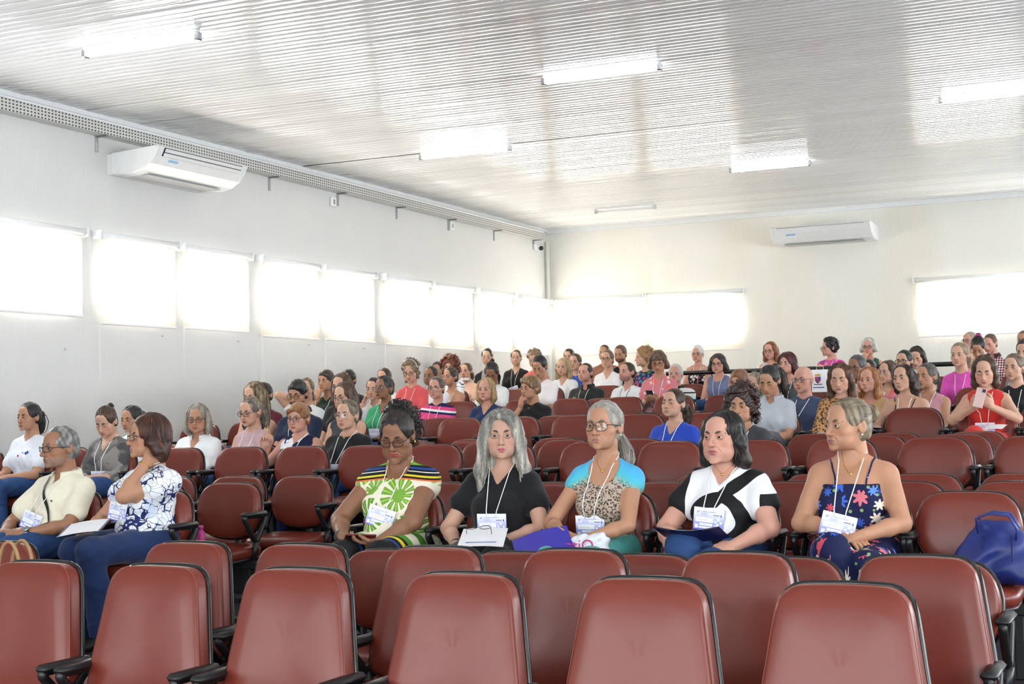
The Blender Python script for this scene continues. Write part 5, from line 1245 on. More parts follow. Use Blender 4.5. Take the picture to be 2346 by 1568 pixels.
PEOPLE = [
 # first occupied row
 S(899, 1012, 'D', 'woman in green leaf-print dress with black glasses looking down at a phone', hair('tail', BLACK, col2=(.05, .025, .018), big=1, kz=.035, vol=.012, locks=200), T(SPC['leaf'], neck='scoop', depth=.085, dress=1, hem=.42, vw=.088, name='dress'), BROWN, 16, 20, w=1.26, g=1.25, bust=1.15, belly=.7, jaw=.12, fw=1.06, sleeve=.10, slf=.01, aw=1.24, nk=1.15, chin=1, lid=.95, lip=(.42, .035, .06), lipk=.95, glasses=GL, earring='drop', badge=dict(x=-.015, z=.685, rot=.30, tilt=-.1), necklace=[.12], bottom=dict(mat=SPC['leafskirt'], skirt=1, name='skirt'),
   pose=dict(r=dict(at=(-.165, -.275, .60), dir=(.75, -.5, -.1), palm=(.1, 0, -1), kind='rest', hint=(-.9, .3, -.4)), l=dict(at=(.035, -.30, .57), dir=(-.85, -.45, .12), palm=(0, 0, 1), kind='rest', hint=(.9, .3, -.5))), wrist=[('r', 'beads', 'beads')], ring=['r'], shoe=MAT['shoe']),
 S(1148, 999, 'D', 'woman with long grey-blonde hair in black top facing the camera', hair('long', (.20, .19, .175), col2=(.62, .57, .48), len=.265, vol=.018, sweep=1, part=1, mix=1.0, flare=.030, fwd=.03, rootk=.45, root=(.12, .115, .11), locks=340), T('#141416', neck='v', depth=.085, vw=.075, name='blouse'), (.53, .31, .225), 2, -2, w=1.02, nl=.09, bust=.8, belly=.35, sleeve=.42, slf=.022, lip=(.48, .07, .14), lipk=.95, browcol=(.02, .015, .014), lid=.32, iris=(.08, .07, .06), badge=dict(x=.0, z=.665, tilt=.06), wrist=[('l', 'black', 'watch'), ('r', 'beads', 'beads')], ring=['l'], bottom=dict(mat=MAT['blacktrousers']),
   pose=dict(r=dict(at=(-.14, -.25, .57), dir=(.1, -1, -.45), palm=(.2, 0, -1), kind='rest', hint=(-.8, .2, -.6)), l=dict(at=(.085, -.25, .59), dir=(-.55, -.6, -.6), palm=(-.2, -.2, -1), kind='rest', hint=(.9, .2, -.5)))),
 S(1367, 976, 'D', 'grey-haired woman with glasses in turquoise and leopard top', hair('tail', (.22, .20, .175), col2=(.46, .42, .35), len=.15, kz=-.045, sx=.05, vol=.011, mix=.9, rootk=.4, root=(.3, .29, .28)), T(SPC['leopard_teal'], neck='scoop', depth=.125, vw=.098, name='blouse'), MID, 24, -3, w=.93, bust=.65, sleeve=.14, slf=.008, lip=(.42, .17, .16), glasses=dict(mat='black', r=(.026, .021), sq=.75), earring='stud', necklace=[.065], badge=dict(x=-.035, z=.645, tilt=.08), ring=['r'], jaw=-.04, bottom=dict(mat=cloth('#3f9f98')),
   pose=dict(r=dict(at=(-.10, -.26, .63), dir=(.75, -.45, -.35), palm=(0, .1, -1), kind='flat', hint=(-.9, .25, -.6)), l=dict(at=(.025, -.28, .60), dir=(-.85, -.4, -.1), palm=(0, .3, -1), kind='rest', hint=(.9, .25, -.6)))),
 S(1634, 1002, 'D', 'dark-haired woman in bold black and white blouse', hair('bob', BLACK, col2=(.04, .028, .022), len=.165, vol=.006, fwd=-.045, line=.012, flare=.0, back=1), T(SPC['bw'], neck='v', depth=.075, vw=.08, name='blouse'), PINK, 32, 0, w=1.09, g=1.12, nl=.085, bust=1.0, belly=.5, jaw=.10, fw=1.06, sleeve=.42, slf=.02, aw=1.2, nk=1.18, chin=1, lip=(.48, .09, .13), lipk=.95, browcol=(.03, .018, .014), earring='stud', badge=dict(x=-.015, z=.705, tilt=-.02, rot=.10), necklace=[.045], bottom=dict(mat=MAT['jeans']), ring=['l'], cross=-1,
   pose=dict(r=dict(at=(-.135, -.29, .58), dir=(.45, -.8, -.35), palm=(.4, 0, -1), kind='grip', hint=(-.9, .2, -.5)), l=dict(at=(.165, -.30, .60), dir=(-.5, -.8, -.15), palm=(-.6, 0, -.8), kind='grip', hint=(.9, .2, -.5)))),
 S(1906, 976, 'D', 'woman with hair in a bun wearing navy floral strap dress', hair('bun', (.10, .075, .05), col2=(.34, .27, .17), kz=.048, r=.041, vol=.008, mix=.9), T(SPC['navyfloral'], neck='strap', dress=1, hem=.42, line=.822, name='dress'), MID, 52, 0, w=1.14, by=5, nl=.068, bust=.85, belly=.3, sleeve=0, lip=(.36, .12, .17), lipk=.9, earring='stud', badge=dict(x=-.03, z=.67, tilt=-.05, rot=.25), necklace=[.12], ring=['r', 'l'], bottom=dict(mat=SPC['navyfloral_lap'], name='trousers'), cross=-1, jaw=.02,
   pose=dict(r=dict(at=(-.02, -.235, .655), dir=(.75, -.35, -.5), palm=(0, .3, -1), kind='flat', hint=(-1, .1, -.5)), l=dict(at=(.05, -.255, .625), dir=(-.95, -.25, -.12), palm=(0, .3, -1), kind='flat', hint=(1, .1, -.5)))),
 S(106, 1028, 'D', 'grey-haired man with glasses in cream polo shirt and crossbody strap', hair('short', (.12, .115, .11), col2=(.36, .35, .34), vol=.009, recede=1, line=.035, mix=1.0), T('#efe9d2', neck='v', depth=.05, vw=.05, name='polo_shirt'), TAN, 60, 2, male=True, w=1.08, belly=.6, sleeve=.62, slf=.02, glasses=dict(mat='black', r=(.022, .016)), badge=dict(x=-.03, z=.665, tilt=-.25, rot=.28), beard=.35, beardcol=(.25, .22, .2), collar=cloth('#ece6cf'), browcol=(.09, .08, .075), fl=1.0, nose=.006, wrist=[('l', 'silver', 'watch')], bottom=dict(mat=MAT['jeans']),
   pose=dict(r=dict(at=(-.13, -.26, .60), dir=(.7, -.5, -.2), palm=(.3, .4, -.8), kind='curl', hint=(-.9, .2, -.5)), l=dict(at=(.07, -.28, .605), dir=(-.9, -.35, -.05), palm=(-.1, .6, -.7), kind='curl', hint=(.9, .2, -.5)))),
 S(305, 1002, 'D', 'woman with red-brown bob and blue branch-print blouse, hand behind her neck', hair('bob', (.035, .014, .010), col2=(.16, .05, .024), len=.085, vol=.018, mix=.9, fwd=-.05, line=.015), T(SPC['branch'], neck='scoop', depth=.03, vw=.08, name='blouse'), MID, 72, -2, w=1.14, bust=.95, belly=.55, sleeve=.35, slf=.03, aw=1.15, glasses=dict(mat='black', r=(.022, .016)), lip=(.42, .14, .14), badge=dict(x=-.06, z=.70, tilt=-.15, rot=.15), wrist=[('l', 'gold', 'band')], bottom=dict(mat=MAT['darkjeans']), knee=.07,
   pose=dict(r=dict(at=(-.13, -.27, .605), dir=(.2, -.95, -.25), palm=(.3, 0, -1), kind='pinch', hint=(-.9, .2, -.6)), l=dict(ref='head', at=(.075, -.03, -.135), dir=(-.15, .55, .8), palm=(-.9, .1, .1), kind='rest', hint=(.35, -.35, -1.2)))),
 # second block
 S(49, 957, 'G', 'young woman with black ponytail in white uniform shirt at the far left', hair('tail', BLACK, len=.17, kz=.02, sx=.0), T('#e9ecf4', neck='v', depth=.05, name='shirt'), MID, 45, 2, lip=(.42, .1, .1), sleeve=.6, hs=.96, decal=[('blue_cross', 'print_navy', [sq(.075, .80, .016, .006), sq(.075, .80, .006, .016)]), ('shirt_lettering', 'print_blue', [sq(.045, .80, .004, .005), sq(.033, .80, .004, .005)]), ('chest_emblem', 'magenta', [sq(.0, .775, .008, .008)])]),
 S(232, 977, 'G', 'woman with hair bun in grey jacket over mint top looking down', hair('bun', DKBR, col2=(.16, .06, .03), kz=.085, r=.026), T(SPC['greycamo'], neck='v', depth=.10, name='jacket'), FAIR, 32, 26, lid=.95, sleeve=1.6, badge=dict(z=.60, mat='white_cord'), hs=.94),
 S(287, 964, 'H', 'dark-haired woman in white shirt half hidden behind the woman with red-brown bob', hair('tail', BLACK, col2=(.06, .055, .055), len=.12, kz=.03), T('#e6ebf2', neck='crew', name='shirt'), MID, 40, 8, sleeve=.6, hs=.97),
 S(447, 962, 'H', 'woman with grey-blonde shoulder-length hair and glasses in white collared shirt', hair('long', (.20, .18, .15), col2=(.42, .37, .29), len=.11, vol=.012, mix=1.0, fwd=.01), T('#eef0f2', neck='v', depth=.11, vw=.06, name='shirt'), MID, 14, 6, w=1.1, bust=.8, belly=.3, sleeve=.85, slf=.035, glasses=GL, collar=cloth('#eceef0'), lid=.6),
 S(559, 948, 'H', 'woman with curly ponytail and glasses in pale pink sleeveless top', hair('tail', (.10, .09, .085), col2=(.40, .29, .17), len=.17, kz=.02, sx=.05, mix=1.0), T('#c6a8ab', neck='crew', name='sleeveless_top'), FAIR, 36, 10, sleeve=0, bust=.8, glasses=GL, lip=(.36, .06, .08), badge=dict(z=.55)),
 S(569, 912, 'I', 'woman with streaked blonde hair in black top behind the pale pink top', hair('long', (.10, .065, .04), col2=(.44, .32, .18), len=.20, vol=.010, mix=1.0), T('#1d1c1f', neck='tank', name='top'), FAIR, 38, 12, sleeve=0),
 S(592, 906, 'J', 'dark-haired person in maroon shirt mostly hidden near the side wall', hair('short', BLACK, vol=.011), T('#5e1f2c', name='shirt'), MID, 30, 5, sleeve=.6),
 S(673, 908, 'I', 'bearded man with glasses in navy polo shirt looking down', hair('short', BLACK, vol=.012, top=.014), T('#1e2a44', neck='v', depth=.05, vw=.045, name='polo_shirt'), MID, 24, 16, male=True, w=1.08, sleeve=.55, beard=.85, beardcol=(.03, .02, .016), glasses=GL, lid=.9, collar=cloth('#1b2740'), badge=dict(z=.62)),
 S(698, 893, 'K', 'person with brown ponytail and raised elbow behind the bearded man', hair('tail', LTBR, len=.12, kz=.0, sx=.03), T('#d8dadb', name='top'), FAIR, 10, 0, sleeve=.3, pose=dict(r=dict(ref='head', at=(-.06, .02, -.10), dir=(.4, .5, .7), palm=(.8, .1, -.2), kind='rest', hint=(-1, -.35, .15)))),
 S(672, 960, 'H', 'woman with short coppery hair and glasses in navy and white top raising a hand', hair('short', (.26, .11, .04), col2=(.42, .22, .10), vol=.013, fringe=1, top=.008), T(SPC['bwbands'], neck='v', depth=.05, name='top'), PINK, 28, 4, w=1.15, belly=.5, bust=.8, sleeve=0, glasses=GL, badge=dict(x=-.02, z=.60), browcol=(.2, .12, .07),
   pose=dict(r=dict(at=(-.19, -.18, .84), dir=(.25, -.2, .95), palm=(.5, -.8, 0), kind='curl', hint=(-.6, .1, -1)))),
 S(737, 874, 'L', 'young man in dark green printed shirt resting chin on fist', hair('short', DKBR, vol=.011, top=.006), T('#22382f', name='shirt'), MID, 34, 4, male=True, sleeve=.55, pose=dict(r=CHIN_R), badge=dict(z=.6), decal=[('shirt_print', 'print_white', leafs(.0, .70, 7, .06, .009) + leafs(.09, .72, 6, .045, .008))]),
 S(790, 872, 'M', 'dark-haired person behind the woman with long brown hair, only the crown visible', hair('short', BLACK, vol=.012), T('#20262c', name='shirt'), MID, 25, 5, male=True, sleeve=.6),
 S(772, 887, 'J', 'woman with glasses and long light brown hair hidden behind another woman', hair('long', BRN, col2=(.25, .15, .08), len=.2, vol=.009), T('#1c1c1f', name='top'), FAIR, 30, 4, sleeve=.6, glasses=GL),
 S(775, 912, 'I', 'woman with very long brown hair and thin glasses in dark grey top', hair('long', (.05, .028, .018), col2=(.17, .085, .045), len=.24, vol=.010, mix=.9), T('#3c3f47', neck='tank', name='top'), FAIR, 36, 6, sleeve=0, glasses=dict(mat='tortoise', th=.0013)),
 S(783, 952, 'H', 'woman with pulled-back hair and glasses in black top smiling slightly', hair('bun', (.11, .085, .06), col2=(.30, .24, .16), kz=.0, r=.026), T('#17171a', neck='boat', vw=.095, name='top'), FAIR, 30, 0, w=1.14, bust=.9, belly=.3, sleeve=1.0, glasses=GP, earring='stud', necklace=[.05], badge=dict(x=-.01, z=.62), bottom=dict(mat=MAT['jeans'])),
 S(867, 889, 'K', 'woman with glasses in bright green V-neck top', hair('back', BLACK, col2=(.09, .085, .08), vol=.010), T('#2f9d6a', neck='v', depth=.10, vw=.06, name='top'), BROWN, 40, -2, w=1.15, bust=.9, sleeve=.8, glasses=GC, earring='stud', badge=dict(x=-.02, z=.66)),
 S(850, 893, 'L', 'woman leaning her cheek on her hand behind the green top', hair('back', BLACK), T('#e4e6e8', name='top'), FAIR, 20, 5, sleeve=.5, pose=dict(r=CHEEK_R)),
 S(873, 868, 'N', 'dark-haired woman in white top behind the woman in green', hair('back', DKBR), T('#e8eaec', name='top'), FAIR, 25, 5, sleeve=.6),
 S(936, 856, 'M', 'curly-haired woman with headband in coral top using a phone', hair('curly', (.17, .11, .06), col2=(.36, .26, .15), len=.13, vol=.014, n=160), T('#d95a5f', neck='crew', name='top'), FAIR, 18, 16, sleeve=.7, glasses=GL, lid=.85, badge=dict(z=.58), pose=PHONE, headband=1),
 S(979, 862, 'N', 'short-haired man in white shirt with sunglasses on his chest', hair('short', BLACK, vol=.007), T('#eceef2', neck='v', depth=.07, name='shirt'), BROWN, 30, 0, male=True, w=1.12, sleeve=.8, beard=.3, decal=[('sunglasses', 'black', [oval(.0, .80, .010, .022), oval(.006, .76, .010, .020)])]),
 S(998, 850, 'Q', 'dark-haired person half hidden beside the big red curls', hair('back', BLACK), T('#e6e8ea', name='top'), MID, 20, 5, sleeve=.5),
 S(1027, 842, 'P', 'woman with big curly red hair', hair('curly', (.11, .022, .012), col2=(.24, .06, .025), len=.08, vol=.030, n=240), T(SPC['white_swirl'], name='top'), FAIR, 15, 6, sleeve=.6, glasses=GT),
 S(1021, 864, 'O', 'woman in turquoise strapless top with hair pulled back', hair('back', DKBR, col2=(.09, .07, .06)), T('#46b3b3', neck='strapless', line=.80, name='strapless_top'), MID, 42, 0, sleeve=0, bust=.8, badge=dict(z=.5)),
 S(993, 890, 'L', 'woman with pink-rimmed glasses in navy, pink and white striped top', hair('back', (.09, .07, .06), col2=(.2, .16, .13), vol=.009), T(SPC['navypink'], neck='crew', name='top'), PINK, 22, 2, w=1.12, bust=.9, sleeve=.75, glasses=GT, earring='stud', lip=(.5, .16, .17), badge=dict(z=.56)),
 S(1062, 851, 'Q', 'woman in peach top with white face mask under her chin', hair('tail', BRN, len=.12, kz=.0, sx=.04), T('#ecbfa9', neck='crew', name='top'), FAIR, 22, 2, sleeve=.6, mask=1),
 S(1114, 819, 'R', 'woman with dark topknot and glasses in black and grey top', hair('bun', BLACK, kz=.095, r=.028), T(SPC['grey_front'], neck='scoop', name='top'), FAIR, 8, 6, sleeve=.5, glasses=GC),
 S(1124, 864, 'N', 'dark-haired woman in white shirt bending her head down', hair('bun', BLACK, kz=.085, r=.026), T('#eef0f0', neck='crew', name='shirt'), BROWN, 10, 34, sleeve=.6, lid=1),
 S(1181, 820, 'S', 'woman in black cardigan with clear glasses near the corner', hair('back', (.06, .03, .018)), T('#17171a', neck='v', depth=.09, name='cardigan'), FAIR, 6, 2, w=1.08, sleeve=1.8, glasses=GC, badge=dict(z=.64, rot=-.3)),
 S(1221, 828, 'R', 'woman with wavy light brown hair in coral top looking down', hair('curly', (.2, .13, .08), col2=(.4, .28, .17), len=.05, vol=.012, n=120), T('#d96a62', name='top'), FAIR, 15, 25, sleeve=.6),
 S(1231, 848, 'N', 'woman with smooth dark hair in white blouse looking down', hair('back', BLACK), T('#f0ecec', neck='crew', name='blouse'), MID, 22, 30, sleeve=.7, lid=1),
 S(1107, 893, 'L', 'blonde woman with bob in navy V-neck top', hair('bob', (.36, .24, .11), col2=(.55, .40, .21), len=.115, vol=.008, mix=1.0, fwd=.0), T('#24345e', neck='v', depth=.10, vw=.07, name='top'), PINK, 22, 0, sleeve=.55, lip=(.48, .2, .19), necklace=[.07], browcol=(.2, .13, .08)),
 S(1201, 891, 'L', 'young man with tousled brown hair in black T-shirt, hand at his mouth', hair('short', (.13, .075, .035), col2=(.36, .23, .11), vol=.016, fringe=1, top=.014, mix=.9, part=-1), T('#18181a', neck='crew', name='t_shirt'), MID, 45, 4, male=True, sleeve=.6, slf=.02, pose=dict(r=CHIN_R), necklace=[.075], decal=[('shirt_print', 'print_white', [sq(.03, .735, .03, .005), oval(.05, .755, .016, .012), sq(.02, .755, .006, .012), sq(.035, .757, .005, .008), sq(.03, .72, .024, .004)])]),
 S(1285, 842, 'Q', 'woman with long blonde hair in white jacket', hair('long', (.34, .24, .13), col2=(.52, .40, .24), len=.19, vol=.009), T('#e6e8ea', neck='v', name='jacket'), FAIR, 20, 4, sleeve=1.8),
 S(1300, 818, 'S', 'dark-haired person at the back beside the corner blind', hair('short', DKBR, vol=.013), T('#3a4a78', name='shirt'), FAIR, 15, 2, sleeve=.6),
 S(1313, 830, 'R', 'woman with pulled-back hair in blue top behind the blonde woman', hair('back', BRN), T('#3355b0', name='top'), FAIR, 22, 0, sleeve=.6),
 S(1333, 854, 'O', 'man with receding hair in dark green polo shirt, arms folded', hair('short', DKBR, vol=.007, recede=1, line=.03), T('#252c29', neck='v', depth=.05, name='polo_shirt'), PINK, 30, -2, male=True, w=1.12, sleeve=.62, collar=cloth('#222926'), badge=dict(z=.55), pose=FOLD, beard=.25),
 S(1387, 823, 'Q', 'woman with glasses in white V-neck top among the upper rows', hair('back', LTBR), T('#f2f3f5', neck='v', depth=.11, vw=.07, name='top'), FAIR, 18, 0, sleeve=.8, glasses=GL, w=1.05, badge=dict(z=.56)),
 S(1380, 809, 'S', 'person with cropped brown hair holding a phone at the back', hair('short', BRN, vol=.007), T('#9a6a54', name='shirt'), MID, 20, 3, male=True, sleeve=.6),
 S(1416, 814, 'R', 'bearded man in black shirt at the back', hair('short', (.10, .06, .04), vol=.010), T('#1a1a1c', name='shirt'), MID, 22, 14, male=True, beard=.85, beardcol=(.04, .025, .02), sleeve=.6),
 S(1425, 852, 'O', 'man in white shirt with dark blue lanyard looking left', hair('short', DKBR, vol=.006), T('#eef0f4', neck='v', depth=.07, name='shirt'), PINK, 42, -4, male=True, sleeve=.8, beard=.5, badge=dict(z=.60, mat='navy_cord')),
 S(1460, 820, 'P', 'person with curly reddish hair turned away in dark floral top', hair('curly', (.28, .14, .06), col2=(.42, .25, .12), len=.03, vol=.016, n=140), T(SPC['darkfloral'], name='top'), FAIR, 70, 2, sleeve=.6),
 S(1478, 827, 'Q', 'older woman with short grey hair resting cheek on hand', hair('short', (.3, .28, .26), col2=(.5, .48, .46), vol=.012), T(SPC['darkfloral'], name='top'), PINK, 10, 5, sleeve=.5, w=1.1, jaw=.08, pose=dict(l=dict(ref='head', at=(.10, -.055, -.15), dir=(-.25, -.02, .95), palm=(-.9, .2, 0), kind='curl', hint=(.6, -.4, -1)))),
 S(1506, 834, 'N', 'woman with brown fringe and glasses in pink floral top looking down', hair('bob', (.09, .05, .028), col2=(.20, .12, .07), len=.06, vol=.010, fringe=1), T(SPC['pinkfloral'], neck='v', depth=.07, name='top'), MID, 8, 20, sleeve=.7, glasses=GL, lid=.9, badge=dict(z=.5), w=1.12, bust=.9, pose=PHONE),
 S(1544, 856, 'O', 'grey-haired older man with glasses in striped polo shirt', hair('short', (.45, .43, .41), col2=(.66, .65, .63), vol=.010), T(SPC['striped_polo'], neck='v', depth=.05, name='polo_shirt'), PINK, 12, -3, male=True, w=1.16, sleeve=.8, slf=.025, glasses=GC, jaw=.08, collar=cloth('#2a2a2c'), lid=.55, browcol=(.4, .38, .36)),
 S(1594, 811, 'S', 'woman with short white hair in black and white floral sleeveless top', hair('short', (.6, .6, .6), col2=(.75, .75, .75), vol=.013), T(SPC['bwfloral'], neck='strap', line=.80, name='top'), PINK, 16, 2, sleeve=0, glasses=GL, badge=dict(z=.55), browcol=(.3, .28, .26)),
 S(1641, 835, 'P', 'woman with dark bob and glasses in grey-blue tank top', hair('bob', BLACK, col2=(.05, .04, .04), len=.06, vol=.016), T('#71799b', neck='tank', name='tank_top'), PINK, 16, 4, sleeve=0, glasses=GL, badge=dict(z=.55), w=1.08),
 S(1684, 878, 'L', 'woman with short red-brown hair and glasses resting on folded arms', hair('short', (.16, .065, .03), col2=(.28, .13, .06), vol=.018, top=.012), T('#2a2a2d', name='top'), MID, 28, 2, sleeve=.5, glasses=GT, pose=FOLD),
 S(1722, 884, 'M', 'woman with long grey-blonde hair hidden behind the ponytailed girl', hair('long', (.22, .18, .13), col2=(.42, .36, .28), len=.2, vol=.010), T('#8a8d92', name='top'), FAIR, 20, 10, sleeve=.6),
 S(1529, 923, 'I', 'woman in royal blue top with dark ponytail, eyes lowered', hair('tail', DKBR, col2=(.10, .05, .03), len=.16, kz=.0, sx=.045, vol=.009), T('#2949b8', neck='v', depth=.08, vw=.07, name='top'), FAIR, 34, -6, w=1.1, bust=.85, sleeve=.55, slf=.02, lid=.85, badge=dict(x=-.01, z=.665, tilt=.0, rot=-.1), lip=(.48, .22, .2)),
 S(1690, 932, 'H', 'woman with voluminous dark curly hair in charcoal satin blouse', hair('curly', (.022, .012, .012), col2=(.09, .03, .022), len=.12, vol=.020, n=260), T('#3a3a3e', neck='v', depth=.08, vw=.07, name='blouse'), MID, 18, 4, sleeve=.25, slf=.02, w=1.05, lip=(.42, .14, .14), earring='drop', badge=dict(z=.58), lid=.5),
 S(1755, 882, 'J', 'girl with high ponytail in light grey polo shirt looking down', hair('tail', BLACK, col2=(.06, .04, .03), len=.26, kz=.075, sx=.06), T('#b9bec6', neck='v', depth=.05, name='polo_shirt'), MID, 20, 22, sleeve=.6, slf=.02, lid=1.0, collar=cloth('#b6bbc3'), cross=1, bottom=dict(mat=cloth('#5d555c'))),
 S(1759, 805, 'S', 'woman with long straight red hair and glasses at the back', hair('long', (.20, .065, .025), col2=(.32, .13, .06), len=.18, vol=.008), T('#c8c9cc', neck='tank', name='top'), PINK, 24, 8, sleeve=0, glasses=GL),
 S(1795, 834, 'N', 'woman with dark red bob and glasses in grey tank top', hair('bob', (.05, .008, .010), col2=(.12, .022, .02), len=.075, vol=.020), T('#47484c', neck='tank', name='tank_top'), PINK, 28, 0, sleeve=0, glasses=GC, badge=dict(z=.6), w=1.08),
 S(1830, 871, 'K', 'bald man with black glasses in slate blue T-shirt', hair('bald', GREY), T('#414c6a', name='t_shirt'), PINK, 26, 2, male=True, sleeve=.6, glasses=GL, w=1.08, badge=dict(x=-.03, z=.62), stubble=.12, scalpcol=(.35, .28, .24), nose=.004, browcol=(.25, .17, .12)),
 S(1886, 798, 'S', 'woman with short dark curly hair in profile wearing pink printed shirt', hair('curly', BLACK, len=.0, vol=.012, n=150), T(SPC['magenta_print'], name='shirt'), PINK, 62, 4, sleeve=.7, glasses=GL, w=1.12, badge=dict(z=.6)),
 S(1987, 795, 'S', 'woman with grey bob and glasses in green sleeveless top, hand on chin', hair('bob', (.5, .48, .44), col2=(.68, .66, .62), len=.035, vol=.010), T('#2f5a4c', neck='tank', name='top'), PINK, 12, 4, sleeve=0, glasses=GL, pose=dict(r=CHIN_R)),
 S(1920, 872, 'J', 'woman with long brown hair in leopard-print off-shoulder top looking down', hair('long', (.045, .022, .015), col2=(.20, .08, .04), len=.23, vol=.006, mix=.9, line=-.004), T(SPC['leopard'], neck='boat', vw=.15, name='top'), FAIR, 12, 14, sleeve=.95, slf=.02, lid=1.0, lip=(.42, .16, .16)),
 S(1953, 844, 'M', 'woman with grey-black hair and glasses covering her mouth with a hand', hair('back', (.05, .045, .045), col2=(.14, .13, .13)), T('#e2e2e4', name='top'), BROWN, 30, 6, sleeve=.6, glasses=GL, pose=dict(r=CHIN_R)),
 S(1984, 849, 'P', 'dark-haired person showing only the forehead behind the ginger woman', hair('back', DKBR), T('#d0b8a8', name='top'), FAIR, 20, 4, sleeve=.6),
 S(1982, 871, 'L', 'ginger woman with long hair, hand raised to her chin', hair('long', (.33, .13, .045), col2=(.50, .24, .10), len=.21, vol=.006, line=-.004), T('#b8936a', neck='scoop', name='top'), PINK, 24, 0, sleeve=.5, lip=(.52, .24, .22), pose=dict(r=dict(ref='head', at=(-.11, -.12, -.17), dir=(.3, .0, .9), palm=(.2, .9, 0), kind='curl', hint=(-.5, -.4, -1))), browcol=(.25, .13, .07)),
 S(2022, 854, 'N', 'woman with long brown hair and round glasses in pink floral blouse', hair('long', (.06, .035, .022), col2=(.16, .10, .06), len=.22, vol=.006), T(SPC['pinkfloral'], neck='v', name='blouse'), FAIR, 40, 4, sleeve=.6, glasses=GC),
 S(2059, 867, 'K', 'woman in black floral strap dress with a notebook on her lap', hair('long', (.025, .016, .013), col2=(.07, .035, .025), len=.13, vol=.004, fwd=-.06, line=.012), T(SPC['blackfloral'], neck='strap', dress=1, hem=.42, line=.775, name='dress'), FAIR, 28, 0, w=1.06, bust=.9, sleeve=0, hr=-4, badge=dict(x=-.0, z=.605), lip=(.48, .25, .23), bottom=dict(mat=SPC['blackfloral_lap'], skirt=1), pose=dict(r=dict(at=(-.09, -.27, .60), dir=(.6, -.7, -.2), palm=(.2, 0, -1), kind='rest', hint=(-.9, .2, -.5)), l=dict(at=(.12, -.28, .585), dir=(-.5, -.8, -.1), palm=(-.6, 0, -.8), kind='curl', hint=(.9, .2, -.5)))),
 S(2064, 828, 'O', 'woman with black hair and thick black glasses in the upper rows', hair('back', BLACK), T('#e4e6ea', name='top'), FAIR, 24, 2, sleeve=.6, glasses=dict(mat='black', th=.003, r=(.025, .02))),
 S(2097, 825, 'P', 'dark-haired woman looking down behind the black glasses', hair('long', DKBR, len=.15, vol=.008), T('#bfc2c8', name='top'), FAIR, 10, 25, sleeve=.6, lid=1),
 S(2110, 863, 'L', 'woman with grey-brown hair tied back in pink lace top', hair('tail', (.07, .055, .045), col2=(.18, .15, .13), len=.1, kz=.03), T('#c08a94', neck='tank', name='top'), MID, 34, 0, sleeve=0, w=1.1, badge=dict(z=.55)),
 S(2191, 814, 'N', 'fair-haired woman in bright magenta top', hair('tail', (.20, .14, .085), col2=(.40, .30, .19), len=.15, kz=.02, sx=.03), T('#d64fb0', neck='scoop', depth=.03, name='top'), FAIR, 22, 2, sleeve=.6, badge=dict(z=.58), hs=1.05),
 S(2253, 857, 'J', 'woman with long brown hair in red dress photographing with a pink phone', hair('long', (.05, .03, .02), col2=(.14, .09, .06), len=.15, vol=.004, line=-.004), T('#c9342c', neck='crew', dress=1, hem=.42, name='dress'), FAIR, 6, 18, sleeve=0, bust=.8, lid=1.0, lip=(.45, .12, .13), badge=dict(z=.63), bottom=dict(mat=cloth('#c9342c'), skirt=1), cross=-1, ring=['l'],
   pose=dict(r=dict(at=(-.06, -.25, .80), dir=(.5, -.5, .6), palm=(.6, .2, .6), kind='rest', hint=(-.9, .0, -.7)), l=dict(at=(.07, -.25, .805), dir=(-.5, -.5, .6), palm=(-.6, .2, .6), kind='rest', hint=(.9, .0, -.7)))),
 S(2212, 781, 'S', 'person with cropped blond hair and glasses at the upper right', hair('short', (.30, .25, .17), col2=(.48, .42, .33), vol=.006), T('#e6c9b0', name='top'), PINK, 40, 2, sleeve=.4, glasses=GL),
 S(2239, 806, 'Q', 'dark-haired girl with pink scrunchie bending forward', hair('bun', BLACK, kz=.09, r=.026), T('#d9a98e', name='top'), MID, 10, 40, sleeve=.3, lid=1, scrunchie=1),
 S(2262, 792, 'R', 'man in burgundy checked shirt looking down', hair('short', (.11, .05, .03), vol=.006), T(SPC['checked'], neck='v', depth=.05, name='shirt'), PINK, 26, 18, male=True, sleeve=.7, beard=.2, collar=cloth('#3a2026'), lid=.9),
 S(2314, 843, 'L', 'young woman with tied-back hair in black printed T-shirt at the right edge', hair('tail', (.10, .065, .04), col2=(.25, .18, .12), len=.13, kz=.0, sx=.05), T('#1b1b1e', neck='crew', name='t_shirt'), FAIR, 24, 4, sleeve=.6, earring='stud', badge=dict(z=.55), decal=[('shirt_print', 'print_white', [sq(-.03, .74, .025, .006), sq(.03, .745, .02, .006), sq(.0, .715, .05, .007), sq(-.02, .69, .04, .008), sq(.04, .67, .03, .006)])]),
 S(2341, 809, 'N', 'dark-haired woman cut off by the right edge of the picture', hair('back', BLACK), T('#7b7f86', name='top'), FAIR, 20, 10, sleeve=.5),
 S(2340, 780, 'S', 'woman with glasses in grey striped top at the top right edge', hair('back', (.12, .08, .05)), T('#80838a', name='top'), MID, 20, 4, sleeve=.4, glasses=GC, pose=FOLD),
]
INFO = []
